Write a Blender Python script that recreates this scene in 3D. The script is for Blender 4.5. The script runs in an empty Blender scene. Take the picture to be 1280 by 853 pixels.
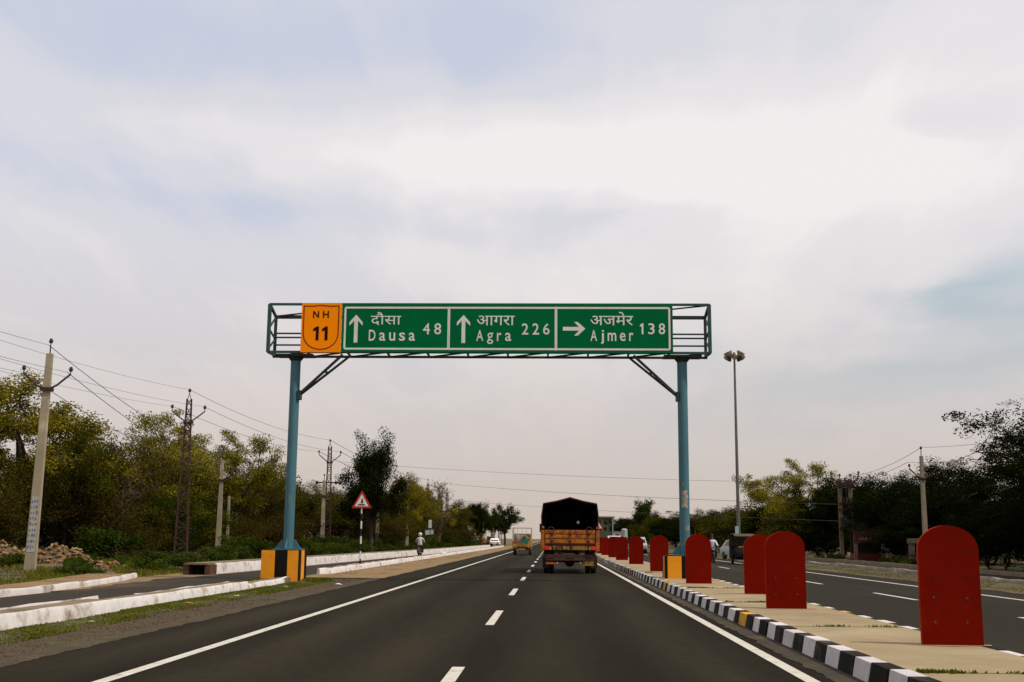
import bpy, bmesh, math, random
import numpy as np
from mathutils import Matrix, Vector, Euler
R = math.radians
sc = bpy.context.scene
col = sc.collection
random.seed(7)

# ------------------------------------------------------------------ camera
cam = bpy.data.cameras.new('camera'); camo = bpy.data.objects.new('camera', cam); col.objects.link(camo)
cam.lens = 40.22; cam.sensor_width = 36; cam.clip_start = 0.1; cam.clip_end = 6000
camo.matrix_world = Matrix.Translation((0, 0, 1.39)) @ Matrix.Rotation(R(2.078), 4, 'Z') @ Matrix.Rotation(R(99.80), 4, 'X') @ Matrix.Rotation(R(0.5), 4, 'Z')
sc.camera = camo

# ------------------------------------------------------------------ world and sun
SUN_EL, SUN_AZ = R(55), R(110)          # azimuth measured from +Y towards +X: sun to the right, a little behind
W = bpy.data.worlds.new('World'); sc.world = W; W.use_nodes = True
def build_world():
    nt = W.node_tree; N = nt.nodes; L = nt.links; N.clear()
    def nd(t, **k):
        n = N.new(t)
        for a, b in k.items(): setattr(n, a, b)
        return n
    def mth(op, a, b=None, c=None, clamp=False):
        n = nd('ShaderNodeMath', operation=op, use_clamp=clamp)
        for i, v in enumerate((a, b, c)):
            if v is None: continue
            if isinstance(v, (int, float)): n.inputs[i].default_value = v
            else: L.new(v, n.inputs[i])
        return n.outputs[0]
    def mix(f, a, b):
        n = nd('ShaderNodeMix', data_type='RGBA')
        for i, v in ((0, f), (6, a), (7, b)):
            if isinstance(v, (int, float)): n.inputs[i].default_value = v
            elif isinstance(v, tuple): n.inputs[i].default_value = v + (1,)
            else: L.new(v, n.inputs[i])
        return n.outputs[2]
    tc = nd('ShaderNodeTexCoord'); sep = nd('ShaderNodeSeparateXYZ'); L.new(tc.outputs['Generated'], sep.inputs[0])
    x, y, z = sep.outputs
    az = mth('ARCTAN2', x, y); el = mth('ARCSINE', z)
    # cloud plane coordinates
    den = mth('ADD', mth('MAXIMUM', z, 0.0), 0.16)
    cp = nd('ShaderNodeCombineXYZ'); L.new(mth('DIVIDE', x, den), cp.inputs[0]); L.new(mth('DIVIDE', y, den), cp.inputs[1])
    def noise(vec, scale, detail, rough, dist=0.0, sx=1, sy=1, off=(0, 0, 0), rot=0):
        m = nd('ShaderNodeMapping'); m.inputs['Scale'].default_value = (sx, sy, 1); m.inputs['Location'].default_value = off
        m.inputs['Rotation'].default_value = (0, 0, rot); L.new(vec, m.inputs[0])
        n = nd('ShaderNodeTexNoise'); n.inputs['Scale'].default_value = scale; n.inputs['Detail'].default_value = detail
        n.inputs['Roughness'].default_value = rough; n.inputs['Distortion'].default_value = dist; L.new(m.outputs[0], n.inputs['Vector'])
        return n.outputs[0]
    n1 = noise(cp.outputs[0], 1.0, 6, .5, .7, 1.7, .55, (3.1, 7.7, 0), .75)
    n2 = noise(cp.outputs[0], 2.6, 7, .6, .8, 2.2, .6, (9.4, 1.2, 0), .6)
    wob = noise(cp.outputs[0], 1.9, 4, .55, .2, 1, 1, (1.7, 4.1, 0))
    wob2 = noise(cp.outputs[0], 1.6, 4, .55, .2, 1, 1, (8.7, 2.1, 0))
    azw = mth('ADD', az, mth('MULTIPLY', mth('SUBTRACT', wob, .5), .50))
    elw = mth('ADD', el, mth('MULTIPLY', mth('SUBTRACT', wob2, .5), .10))
    def blob(a0, e0, sa, se, tilt=0.0):
        da = mth('SUBTRACT', azw, a0)
        de = mth('SUBTRACT', mth('SUBTRACT', elw, e0), mth('MULTIPLY', da, tilt))
        q = mth('ADD', mth('POWER', mth('ABSOLUTE', mth('DIVIDE', da, sa)), 2), mth('POWER', mth('ABSOLUTE', mth('DIVIDE', de, se)), 2))
        return mth('POWER', 2.718, mth('MULTIPLY', q, -1))
    w = mth('ADD', .52, mth('MULTIPLY', mth('SUBTRACT', n1, .5), 1.0))
    w = mth('ADD', w, mth('MULTIPLY', mth('SUBTRACT', n2, .5), .42))
    for (a0, e0, sa, se, t, g) in ((.18, .325, .40, .105, .05, .48), (-.20, .325, .40, .040, -.03, .32), (-.24, .283, .34, .030, -.10, -.30),
                                   (.02, .270, .20, .018, -.06, -.25), (-.07, .205, .16, .022, -.05, -.22), (-.06, .43, .20, .065, -.10, -.40), (-.34, .40, .22, .06, 0, -.18),
                                   (.10, .20, .26, .045, .03, .28), (.34, .33, .05, .022, 0, -.28)):
        w = mth('ADD', w, mth('MULTIPLY', blob(a0, e0, sa, se, t), g))
    ramp = nd('ShaderNodeValToRGB'); L.new(w, ramp.inputs[0]); cr = ramp.color_ramp
    cr.interpolation = 'EASE'
    cr.elements[0].position = .12; cr.elements[0].color = (.615, .665, .800, 1)
    cr.elements[1].position = 1.0; cr.elements[1].color = (.975, .935, .930, 1)
    e = cr.elements.new(.45); e.color = (.755, .755, .815, 1)
    e = cr.elements.new(.75); e.color = (.880, .850, .865, 1)
    c = ramp.outputs[0]
    # thin cyan gaps low on the right
    cy = mth('ADD', mth('MULTIPLY', blob(.40, .195, .09, .024, .10), .85), mth('MULTIPLY', blob(.36, .140, .24, .034, .10), .75), clamp=True)
    c = mix(cy, c, (.470, .600, .680))
    # dust haze thickening towards the horizon (all round)
    hz = mth('POWER', mth('SUBTRACT', 1.0, mth('DIVIDE', mth('MAXIMUM', el, 0.0), .30), clamp=True), 1.5)
    hn = mth('MULTIPLY', hz, mth('ADD', .88, mth('MULTIPLY', n1, .32)), clamp=True)
    c = mix(hn, c, (.665, .565, .490))
    bgc = nd('ShaderNodeBackground'); L.new(c, bgc.inputs[0]); bgc.inputs[1].default_value = .97
    sky = nd('ShaderNodeTexSky', sky_type='NISHITA'); sky.sun_disc = False; sky.sun_elevation = SUN_EL; sky.sun_rotation = SUN_AZ
    sky.dust_density = 4.0; sky.air_density = 1.2
    bgs = nd('ShaderNodeBackground'); L.new(sky.outputs[0], bgs.inputs[0]); bgs.inputs[1].default_value = .08
    ms = nd('ShaderNodeMixShader'); ms.inputs[0].default_value = .92; L.new(bgs.outputs[0], ms.inputs[1]); L.new(bgc.outputs[0], ms.inputs[2])
    out = nd('ShaderNodeOutputWorld'); L.new(ms.outputs[0], out.inputs[0])
build_world()
sl = bpy.data.lights.new('sun', 'SUN'); sl.energy = 3.4; sl.angle = R(2.0); sl.color = (1.0, .93, .82)
so = bpy.data.objects.new('sun', sl); col.objects.link(so)
sd = Vector((math.cos(SUN_EL) * math.sin(SUN_AZ), math.cos(SUN_EL) * math.cos(SUN_AZ), math.sin(SUN_EL)))
so.rotation_euler = sd.to_track_quat('Z', 'Y').to_euler()
sc.view_settings.view_transform = 'Standard'; sc.view_settings.look = 'None'
sc.view_settings.exposure = 0.0; sc.view_settings.gamma = 1.0
sc.cycles.max_bounces = 4; sc.cycles.diffuse_bounces = 3; sc.cycles.glossy_bounces = 2; sc.cycles.transparent_max_bounces = 4

# ------------------------------------------------------------------ materials
MATS = {}
def pm(name, c1, c2=None, scale=6.0, rough=.75, bump=0.0, bscale=40.0, c3=None, s3=1.0, t3=(.55, .7), rand=0.0, metal=0.0, spec=.3, stretch=(1, 1, 1), island=0.0, transl=0.0, world=False, detail=6):
    """procedural surface: c1/c2 mottled by noise, c3 = stains with a shape of their own"""
    if name in MATS: return MATS[name]
    m = bpy.data.materials.new(name); m.use_nodes = True; nt = m.node_tree; N = nt.nodes; L = nt.links
    b = N['Principled BSDF']; b.inputs['Roughness'].default_value = rough; b.inputs['Metallic'].default_value = metal
    b.inputs['Specular IOR Level'].default_value = spec
    c2 = c2 or tuple(v * .8 for v in c1)
    if world:
        g = N.new('ShaderNodeNewGeometry'); src = g.outputs['Position']
    else:
        tc = N.new('ShaderNodeTexCoord'); src = tc.outputs['Object']
    mp = N.new('ShaderNodeMapping'); mp.inputs['Scale'].default_value = stretch; L.new(src, mp.inputs[0])
    oi = N.new('ShaderNodeObjectInfo')
    va = N.new('ShaderNodeVectorMath'); va.operation = 'ADD'; L.new(mp.outputs[0], va.inputs[0])
    if not world:
        vs = N.new('ShaderNodeVectorMath'); vs.operation = 'SCALE'; vs.inputs[3].default_value = 37.0
        cx = N.new('ShaderNodeCombineXYZ'); L.new(oi.outputs['Random'], cx.inputs[0]); L.new(oi.outputs['Random'], cx.inputs[1]); L.new(cx.outputs[0], vs.inputs[0]); L.new(vs.outputs[0], va.inputs[1])
    vec = va.outputs[0]
    nz = N.new('ShaderNodeTexNoise'); nz.inputs['Scale'].default_value = scale; nz.inputs['Detail'].default_value = detail; nz.inputs['Roughness'].default_value = .6; L.new(vec, nz.inputs['Vector'])
    mr = N.new('ShaderNodeMapRange'); mr.inputs[1].default_value = .3; mr.inputs[2].default_value = .7; L.new(nz.outputs[0], mr.inputs[0])
    mx = N.new('ShaderNodeMix'); mx.data_type = 'RGBA'; mx.inputs[6].default_value = c1 + (1,); mx.inputs[7].default_value = c2 + (1,); L.new(mr.outputs[0], mx.inputs[0])
    c = mx.outputs[2]
    if c3:
        n3 = N.new('ShaderNodeTexNoise'); n3.inputs['Scale'].default_value = s3; n3.inputs['Detail'].default_value = 7; n3.inputs['Roughness'].default_value = .65; L.new(vec, n3.inputs['Vector'])
        m3 = N.new('ShaderNodeMapRange'); m3.inputs[1].default_value = t3[0]; m3.inputs[2].default_value = t3[1]; L.new(n3.outputs[0], m3.inputs[0])
        x3 = N.new('ShaderNodeMix'); x3.data_type = 'RGBA'; L.new(m3.outputs[0], x3.inputs[0]); L.new(c, x3.inputs[6]); x3.inputs[7].default_value = c3 + (1,); c = x3.outputs[2]
    if rand or island:
        hs = N.new('ShaderNodeHueSaturation'); L.new(c, hs.inputs['Color'])
        if island:
            g2 = N.new('ShaderNodeNewGeometry'); r = g2.outputs['Random Per Island']; amt = island
        else:
            r = oi.outputs['Random']; amt = rand
        m4 = N.new('ShaderNodeMapRange'); m4.inputs[3].default_value = 1 - amt; m4.inputs[4].default_value = 1 + amt; L.new(r, m4.inputs[0])
        vv = m4.outputs[0]
        if island and rand:
            m5 = N.new('ShaderNodeMapRange'); m5.inputs[3].default_value = 1 - rand; m5.inputs[4].default_value = 1 + rand; L.new(oi.outputs['Random'], m5.inputs[0])
            mm = N.new('ShaderNodeMath'); mm.operation = 'MULTIPLY'; L.new(vv, mm.inputs[0]); L.new(m5.outputs[0], mm.inputs[1]); vv = mm.outputs[0]
        L.new(vv, hs.inputs['Value'])
        if island:
            m6 = N.new('ShaderNodeMapRange'); m6.inputs[3].default_value = .475; m6.inputs[4].default_value = .515; L.new(r, m6.inputs[0]); L.new(m6.outputs[0], hs.inputs['Hue'])
        c = hs.outputs[0]
    L.new(c, b.inputs['Base Color'])
    if bump:
        bn = N.new('ShaderNodeTexNoise'); bn.inputs['Scale'].default_value = bscale; bn.inputs['Detail'].default_value = 5; L.new(vec, bn.inputs['Vector'])
        bp = N.new('ShaderNodeBump'); bp.inputs['Strength'].default_value = bump; bp.inputs['Distance'].default_value = .02; L.new(bn.outputs[0], bp.inputs['Height']); L.new(bp.outputs[0], b.inputs['Normal'])
    if transl:
        tr = N.new('ShaderNodeBsdfTranslucent'); L.new(c, tr.inputs[0]); ms = N.new('ShaderNodeMixShader'); ms.inputs[0].default_value = transl
        L.new(b.outputs[0], ms.inputs[1]); L.new(tr.outputs[0], ms.inputs[2]); L.new(ms.outputs[0], N['Material Output'].inputs[0])
    MATS[name] = m
    return m
def glow(name, c, s):
    m = bpy.data.materials.new(name); m.use_nodes = True; b = m.node_tree.nodes['Principled BSDF']
    b.inputs['Base Color'].default_value = c + (1,); b.inputs['Emission Color'].default_value = c + (1,); b.inputs['Emission Strength'].default_value = s
    MATS[name] = m; return m

# ------------------------------------------------------------------ mesh helpers
class MB:
    def __init__(s): s.v = []; s.f = []; s.m = []; s.mi = 0
    def add(s, vs, fs):
        o = len(s.v); s.v += [tuple(p) for p in vs]; s.f += [tuple(i + o for i in f) for f in fs]; s.m += [s.mi] * len(fs); return s
    def box(s, x0, x1, y0, y1, z0, z1):
        return s.add([(x0, y0, z0), (x1, y0, z0), (x1, y1, z0), (x0, y1, z0), (x0, y0, z1), (x1, y0, z1), (x1, y1, z1), (x0, y1, z1)],
                     [(3, 2, 1, 0), (4, 5, 6, 7), (0, 1, 5, 4), (1, 2, 6, 5), (2, 3, 7, 6), (3, 0, 4, 7)])
    def tube(s, p0, p1, r0, r1=None, n=8, caps=True, ph=0.0):
        r1 = r0 if r1 is None else r1
        p0 = Vector(p0); p1 = Vector(p1); d = (p1 - p0)
        if d.length < 1e-6: return s
        d.normalize(); a = d.orthogonal().normalized(); b = d.cross(a)
        vs = []
        for p, r in ((p0, r0), (p1, r1)):
            for i in range(n):
                t = 2 * math.pi * i / n + ph; vs.append(p + a * (r * math.cos(t)) + b * (r * math.sin(t)))
        fs = [(i, (i + 1) % n, n + (i + 1) % n, n + i) for i in range(n)]
        if caps: fs += [tuple(range(n - 1, -1, -1)), tuple(range(n, 2 * n))]
        return s.add(vs, fs)
    def path(s, pts, r, n=6):
        pts = [Vector(p) for p in pts]; rs = r if isinstance(r, (list, tuple)) else [r] * len(pts)
        vs = []; a = None
        for i, p in enumerate(pts):
            d = (pts[min(i + 1, len(pts) - 1)] - pts[max(i - 1, 0)]).normalized()
            a = d.orthogonal().normalized() if a is None else (a - d * a.dot(d)).normalized()
            b = d.cross(a)
            for k in range(n):
                t = 2 * math.pi * k / n; vs.append(p + a * (rs[i] * math.cos(t)) + b * (rs[i] * math.sin(t)))
        fs = []
        for i in range(len(pts) - 1):
            for k in range(n):
                fs.append((i * n + k, i * n + (k + 1) % n, (i + 1) * n + (k + 1) % n, (i + 1) * n + k))
        fs += [tuple(range(n - 1, -1, -1)), tuple(range((len(pts) - 1) * n, len(pts) * n))]
        return s.add(vs, fs)
    def bar(s, p0, p1, w, h=None):      # square bar
        h = h or w
        p0 = Vector(p0); p1 = Vector(p1); d = (p1 - p0).normalized()
        a = d.cross(Vector((0, 0, 1)));
        if a.length < .05: a = d.cross(Vector((0, 1, 0)))
        a.normalize(); b = a.cross(d)
        vs = [p + a * (sx * w / 2) + b * (sz * h / 2) for p in (p0, p1) for sx, sz in ((-1, -1), (1, -1), (1, 1), (-1, 1))]
        return s.add(vs, [(0, 1, 5, 4), (1, 2, 6, 5), (2, 3, 7, 6), (3, 0, 4, 7), (3, 2, 1, 0), (4, 5, 6, 7)])
    def prism_y(s, poly, y0, y1):       # poly in (x,z), extruded along y
        n = len(poly)
        vs = [(x, y0, z) for x, z in poly] + [(x, y1, z) for x, z in poly]
        return s.add(vs, [tuple(range(n)), tuple(range(2 * n - 1, n - 1, -1))] + [(i, n + i, n + (i + 1) % n, (i + 1) % n) for i in range(n)])
    def prism_x(s, poly, x0, x1):       # poly in (y,z)
        n = len(poly)
        vs = [(x0, y, z) for y, z in poly] + [(x1, y, z) for y, z in poly]
        return s.add(vs, [tuple(range(n)), tuple(range(2 * n - 1, n - 1, -1))] + [(i, n + i, n + (i + 1) % n, (i + 1) % n) for i in range(n)])
    def ring(s, c, R_, r, n=20, k=8, axis='x'):   # torus
        vs = []; fs = []
        for i in range(n):
            t = 2 * math.pi * i / n
            for j in range(k):
                q = 2 * math.pi * j / k; rr = R_ + r * math.cos(q); h = r * math.sin(q)
                p = (h, rr * math.cos(t), rr * math.sin(t)) if axis == 'x' else (rr * math.cos(t), h, rr * math.sin(t)) if axis == 'y' else (rr * math.cos(t), rr * math.sin(t), h)
                vs.append((c[0] + p[0], c[1] + p[1], c[2] + p[2]))
        for i in range(n):
            for j in range(k):
                fs.append((i * k + j, ((i + 1) % n) * k + j, ((i + 1) % n) * k + (j + 1) % k, i * k + (j + 1) % k))
        return s.add(vs, fs)
    def ball(s, c, r, sz=1.0, n=10, k=6, sx=1.0, sy=1.0):
        vs = [(c[0], c[1], c[2] + r * sz)]; fs = []
        for i in range(1, k):
            t = math.pi * i / k
            for j in range(n):
                q = 2 * math.pi * j / n; vs.append((c[0] + r * sx * math.sin(t) * math.cos(q), c[1] + r * sy * math.sin(t) * math.sin(q), c[2] + r * sz * math.cos(t)))
        vs.append((c[0], c[1], c[2] - r * sz))
        for j in range(n): fs.append((0, 1 + j, 1 + (j + 1) % n))
        for i in range(k - 2):
            for j in range(n):
                a = 1 + i * n + j; b = 1 + i * n + (j + 1) % n; fs.append((a, a + n, b + n, b))
        for j in range(n): fs.append((len(vs) - 1, 1 + (k - 2) * n + (j + 1) % n, 1 + (k - 2) * n + j))
        return s.add(vs, fs)
    def mesh(s, name, mats, smooth=False, bevel=0.0):
        me = bpy.data.meshes.new(name); me.from_pydata(s.v, [], s.f)
        for m in (mats if isinstance(mats, (list, tuple)) else [mats]): me.materials.append(m)
        if any(s.m): me.polygons.foreach_set('material_index', s.m)
        if bevel or True:
            bm = bmesh.new(); bm.from_mesh(me)
            bmesh.ops.recalc_face_normals(bm, faces=bm.faces)
            if bevel: bmesh.ops.bevel(bm, geom=[e for e in bm.edges if len(e.link_faces) == 2 and e.calc_face_angle(0) > .5], offset=bevel, segments=2, affect='EDGES', profile=.7)
            bm.to_mesh(me); bm.free()
        if smooth:
            me.polygons.foreach_set('use_smooth', [True] * len(me.polygons)); me.set_sharp_from_angle(angle=R(40))
        me.update(); return me
    def build(s, name, mats, parent=None, smooth=False, bevel=0.0, loc=None, **tags):
        return link(name, s.mesh(name, mats, smooth, bevel), parent, loc, **tags)
def link(name, me, parent=None, loc=None, rz=0.0, **tags):
    o = bpy.data.objects.new(name, me); col.objects.link(o)
    if parent: o.parent = parent
    if loc: o.location = loc
    if rz: o.rotation_euler.z = rz
    return tag(o, **tags)
def tag(o, label=None, cat=None, group=None, kind=None):
    if label: o['label'] = label
    if cat: o['category'] = cat
    if group: o['group'] = group
    if kind: o['kind'] = kind
    return o
def thing(name, loc, label, cat, group=None, rz=0.0):
    return link(name, None, None, loc, rz, label=label, cat=cat, group=group)
def copy_tree(o, parent=None):
    c = o.copy(); col.objects.link(c); c.parent = parent
    for ch in list(o.children): copy_tree(ch, c)
    return c
def text_mesh(s, width, height, ysp=1.0, bold=0.0, space=1.0):
    """flat lettering as (verts,faces) fitted to width x height, origin bottom left"""
    cu = bpy.data.curves.new('t', 'FONT'); cu.body = s; cu.space_character = space; cu.resolution_u = 3; cu.offset = bold
    o = bpy.data.objects.new('t', cu); col.objects.link(o); bpy.context.view_layer.update()
    me = o.to_mesh(); v = np.array([p.co[:] for p in me.vertices]); f = [tuple(p.vertices) for p in me.polygons]
    o.to_mesh_clear(); bpy.data.objects.remove(o); bpy.data.curves.remove(cu)
    a, b = v.min(0), v.max(0)
    v[:, 0] = (v[:, 0] - a[0]) / (b[0] - a[0]) * width; v[:, 1] = (v[:, 1] - a[1]) / (b[1] - a[1]) * height
    return v, f
def letters(name, s, x0, x1, z0, z1, y, mat, parent, bold=0.0, space=1.0, th=.004):
    v, f = text_mesh(s, x1 - x0, z1 - z0, bold=bold, space=space)
    mb = MB(); mb.add([(x0 + p[0], y, z0 + p[1]) for p in v], f)
    me = bpy.data.meshes.new(name); me.from_pydata(mb.v, [], mb.f); me.materials.append(mat)
    return link(name, me, parent)

def gz(x, y):
    """height of the open ground beside the road corridor"""
    b = .05 * math.sin(x * .9 + 1) * math.sin(y * .53) + .04 * math.sin(x * 2.1 + y * 1.3) + .02 * math.sin(y * 2.7 - x * 1.9)
    if x < -15.4: t = min(1, (-15.4 - x) / 2); return -.03 + t * (.10 + b + min(.5, max(0, -x - 18) * .02))
    if x > 19.7: t = min(1, (x - 19.7) / 3); return -.03 + t * (.05 + b)
    return -.03

# ------------------------------------------------------------------ setting: ground, roads, verges
M_dirt = pm('dry_soil_and_weeds', (.17, .105, .050), (.10, .065, .030), .9, .95, .5, 18, c3=(.045, .065, .014), s3=.22, t3=(.46, .62), world=True)
def build_ground():
    xs = sorted(set([-2500, -1200, -500, -200, -120, -80] + [-60 + i * 1.0 for i in range(46)] + [-13.4, -9, 0, 9, 15.8] + [16.8 + i * 1.2 for i in range(26)] + [60, 90, 140, 300, 800, 2500]))
    ys = sorted(set([-80, -40, -10, 0] + [10 + i * 1.2 for i in range(110)] + [150, 165, 180, 200, 240, 300, 400, 700, 1500, 5000]))
    vs = [(x, y, gz(x, y)) for y in ys for x in xs]; n = len(xs)
    fs = [(j * n + i, j * n + i + 1, (j + 1) * n + i + 1, (j + 1) * n + i) for j in range(len(ys) - 1) for i in range(n - 1)]
    MB().add(vs, fs).build('ground', M_dirt, smooth=True, kind='structure')
build_ground()
def ribbon(name, L_, R_, z, mat, parent=None, **tags):
    """flat sheet between two polylines of (x,y)"""
    n = len(L_); vs = [(x, y, z) for x, y in L_] + [(x, y, z) for x, y in R_]
    return MB().add(vs, [(i, n + i, n + i + 1, i + 1) for i in range(n - 1)]).build(name, mat, parent, **tags)
M_asph = pm('asphalt', (.0215, .0175, .0096), (.0135, .0110, .0060), .8, .9, .5, 130, c3=(.030, .0243, .0138), s3=.30, t3=(.5, .72), stretch=(1, .10, 1), world=True, spec=.04)
M_asph2 = pm('worn_asphalt', (.036, .028, .017), (.024, .019, .012), .5, .9, .4, 110, c3=(.10, .070, .040), s3=.35, t3=(.56, .72), stretch=(1, .3, 1), world=True, spec=.12)
M_line = pm('road_paint', (.56, .52, .44), (.42, .385, .32), 3, .8, .1, 60, c3=(.10, .085, .06), s3=7, t3=(.57, .72), world=True)
M_gravel = pm('gravel_soil', (.074, .047, .020), (.036, .024, .011), 2.6, .95, .9, 26, c3=(.050, .062, .014), s3=.42, t3=(.55, .68), world=True)
M_sand = pm('sandy_verge', (.245, .150, .064), (.150, .092, .040), .8, .95, .6, 24, c3=(.09, .075, .03), s3=.45, t3=(.56, .7), world=True)
def wheel_wear(m, period, x0, amt):
    nt = m.node_tree; N = nt.nodes; L = nt.links; b = N['Principled BSDF']; src = b.inputs['Base Color'].links[0].from_socket
    g = N.new('ShaderNodeNewGeometry'); sp = N.new('ShaderNodeSeparateXYZ'); L.new(g.outputs['Position'], sp.inputs[0])
    def mt(op, a, v): n = N.new('ShaderNodeMath'); n.operation = op; L.new(a, n.inputs[0]); (L.new(v, n.inputs[1]) if hasattr(v, 'links') else setattr(n.inputs[1], 'default_value', v)); return n.outputs[0]
    co = mt('COSINE', mt('MULTIPLY', mt('SUBTRACT', sp.outputs[0], x0), 2 * math.pi / period), 0)
    nz_ = N.new('ShaderNodeTexNoise'); nz_.inputs['Scale'].default_value = .12; nz_.inputs['Detail'].default_value = 5; L.new(g.outputs['Position'], nz_.inputs['Vector'])
    fine = N.new('ShaderNodeTexNoise'); fine.inputs['Scale'].default_value = 55; fine.inputs['Detail'].default_value = 3; L.new(g.outputs['Position'], fine.inputs['Vector'])
    k = mt('ADD', mt('MULTIPLY', mt('MULTIPLY', co, nz_.outputs[0]), 2 * amt), 1.0)
    mid_ = N.new('ShaderNodeTexNoise'); mid_.inputs['Scale'].default_value = 5; mid_.inputs['Detail'].default_value = 8; mid_.inputs['Roughness'].default_value = .75; L.new(g.outputs['Position'], mid_.inputs['Vector'])
    k = mt('MULTIPLY', k, mt('ADD', mt('MULTIPLY', fine.outputs[0], 1.1), .45)); k = mt('MULTIPLY', k, mt('ADD', mt('MULTIPLY', mid_.outputs[0], 1.1), .45))
    vm_ = N.new('ShaderNodeVectorMath'); vm_.operation = 'SCALE'; L.new(src, vm_.inputs[0]); L.new(k, vm_.inputs[3]); L.new(vm_.outputs[0], b.inputs['Base Color'])
wheel_wear(M_asph, 1.74, 0.0, .22)
road = ribbon('main_road', [(-5.95, -40), (-5.95, 60), (-5.95, 1500)], [(3.12, -40), (3.12, 60), (3.12, 1500)], 0.0, M_asph, kind='structure')
opp = ribbon('opposite_road', [(5.28, -40), (5.28, 1500)], [(13.1, -40), (13.1, 1500)], 0.0, pm('asphalt_far', (.028, .0245, .0165), (.020, .0175, .012), .4, .9, .35, 130, c3=(.038, .033, .022), s3=.25, t3=(.5, .72), stretch=(1, .1, 1), world=True, spec=.04), kind='structure')
for x, rd in ((-4.33, road), (2.61, road), (11.6, opp), (5.75, opp)):
    ribbon('edge_line', [(x - .075, -40), (x - .075, 100), (x - .075, 1200)], [(x + .075, -40), (x + .075, 100), (x + .075, 1200)], .004, M_line, rd)
dash = MB().add([(-.07, 0, 0), (.07, 0, 0), (.07, 3.8, 0), (-.07, 3.8, 0)], [(0, 1, 2, 3)]).mesh('lane_dash', M_line)
for k in range(45):
    link('lane_dash', dash, road, (-1.02, 9.1 + 10 * k, .004))
    link('lane_dash', dash, opp, (8.87, 8.8 + 10 * k, .004))
# service road, its mouth, verges
ribbon('service_road', [(-12.32, -40), (-12.32, 30), (-14.4, 40), (-12.34, 42.5), (-11.85, 59), (-10.4, 107), (-9.9, 140), (-9.6, 300)], [(-8.72, -40), (-8.72, 30), (-8.72, 40), (-8.72, 42.5), (-8.72, 59), (-8.72, 107), (-8.4, 140), (-8.0, 300)], -.004, M_asph2, kind='structure')
def wavy(name, x0, x1, y0, y1, z, mat, amp0, amp1, st=1.0, seed=1, **t):
    rg = random.Random(seed); Lp = []; Rp = []; y = y0; a = b = 0
    while y <= y1:
        a = a * .6 + rg.uniform(-amp0, amp0); b = b * .6 + rg.uniform(-amp1, amp1)
        Lp.append((x0 + a, y)); Rp.append((x1 + b, y)); y += st * max(1, y / 60)
    return ribbon(name, Lp, Rp, z, mat, **t)
wavy('gravel_verge', -8.15, -5.86, -20, 46, -.008, M_gravel, .0, .035, .12, 3, kind='structure')
wavy('gravel_fringe', -6.2, -5.84, -20, 600, .004, M_gravel, .02, .035, .10, 4, kind='structure')
wavy('sandy_verge', -8.9, -5.86, 40, 700, .008, M_sand, .1, .05, .2, 5, kind='structure')
wavy('sandy_mouth', -15.5, -12.6, 27, 44, .0, M_sand, .3, .35, .7, 6, kind='structure')
wavy('outer_verge', 12.9, 15.9, -20, 700, .004, pm('outer_soil', (.105, .072, .033), (.058, .043, .018), .8, .95, .6, 22, c3=(.06, .07, .02), s3=.5, t3=(.5, .66), world=True), .14, .0, .6, 8, kind='structure')
wavy('grassy_verge', -8.15, -7.35, -20, 38, -.003, pm('grassy_soil', (.075, .074, .012), (.085, .062, .022), 2.2, .95, .8, 30, c3=(.035, .045, .008), s3=3, t3=(.45, .6), world=True), .0, .10, .3, 13, kind='structure')
# gravel dirt against the median kerb
wavy('kerb_dirt', 2.84, 3.14, 4, 200, .006, pm('kerb_grit', (.052, .036, .018), (.026, .020, .011), 1.6, .95, .8, 40, c3=(.11, .07, .032), s3=1.3, t3=(.54, .68), world=True), .03, .0, .10, 9, kind='structure')
wavy('far_kerb_dirt', 5.24, 5.44, 4, 120, .006, M_gravel, .0, .05, .5, 10, kind='structure')

# ------------------------------------------------------------------ median: slab and kerb stones
M_med = pm('median_concrete', (.300, .226, .120), (.195, .145, .075), 1.6, .92, .5, 24, c3=(.36, .285, .175), s3=.8, t3=(.48, .72), world=True, detail=10)
med = thing('median', (0, 0, 0), 'sandy concrete median strip edged with painted kerb stones', 'median')
MB().box(3.37, 5.06, 4, 600, -.03, .185).build('median_slab', M_med, med)
joint_m = pm('joint_dirt', (.075, .07, .025), (.05, .04, .02), 9, .95, world=True)
for y in (11.2, 17.0, 23.4, 30.1, 43.5, 51, 60):
    MB().box(3.39, 5.04, y, y + .03, .15, .188).build('slab_joint', joint_m, med)
KW = pm('kerb_white', (.58, .53, .53), (.46, .42, .41), 4, .8, .25, 30, c3=(.27, .20, .14), s3=1.7, t3=(.60, .75), rand=.10)
KB = pm('kerb_black', (.017, .014, .011), (.009, .008, .007), 4, .8, .3, 30, c3=(.085, .062, .038), s3=2.2, t3=(.54, .74), rand=.35, spec=.08)
KY = pm('kerb_yellow', (.62, .30, .020), (.48, .22, .02), 4, .8, .25, 30, c3=(.14, .09, .04), s3=1.6, t3=(.58, .74))
def kerb_mesh(mat, L_=.60, w=.23, h=.205, slope=.045):
    return MB().prism_y([(-w / 2, -.04), (w / 2, -.04), (w / 2, h), (-w / 2 + slope, h)], .006, L_).mesh('kerb_stone', mat, bevel=.012)
km = {'w': kerb_mesh(KW), 'b': kerb_mesh(KB), 'y': kerb_mesh(KY)}
rg = random.Random(11)
for k in range(285):
    y = 7.0 + .618 * k
    t = 'b' if k % 2 else ('y' if k % 22 == 20 else 'w')
    o = link('kerb_stone', km[t], med, (3.255 + rg.uniform(-.008, .008), y, rg.uniform(-.008, .006))); o.rotation_euler = (0, 0, rg.uniform(-.012, .012))
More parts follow.
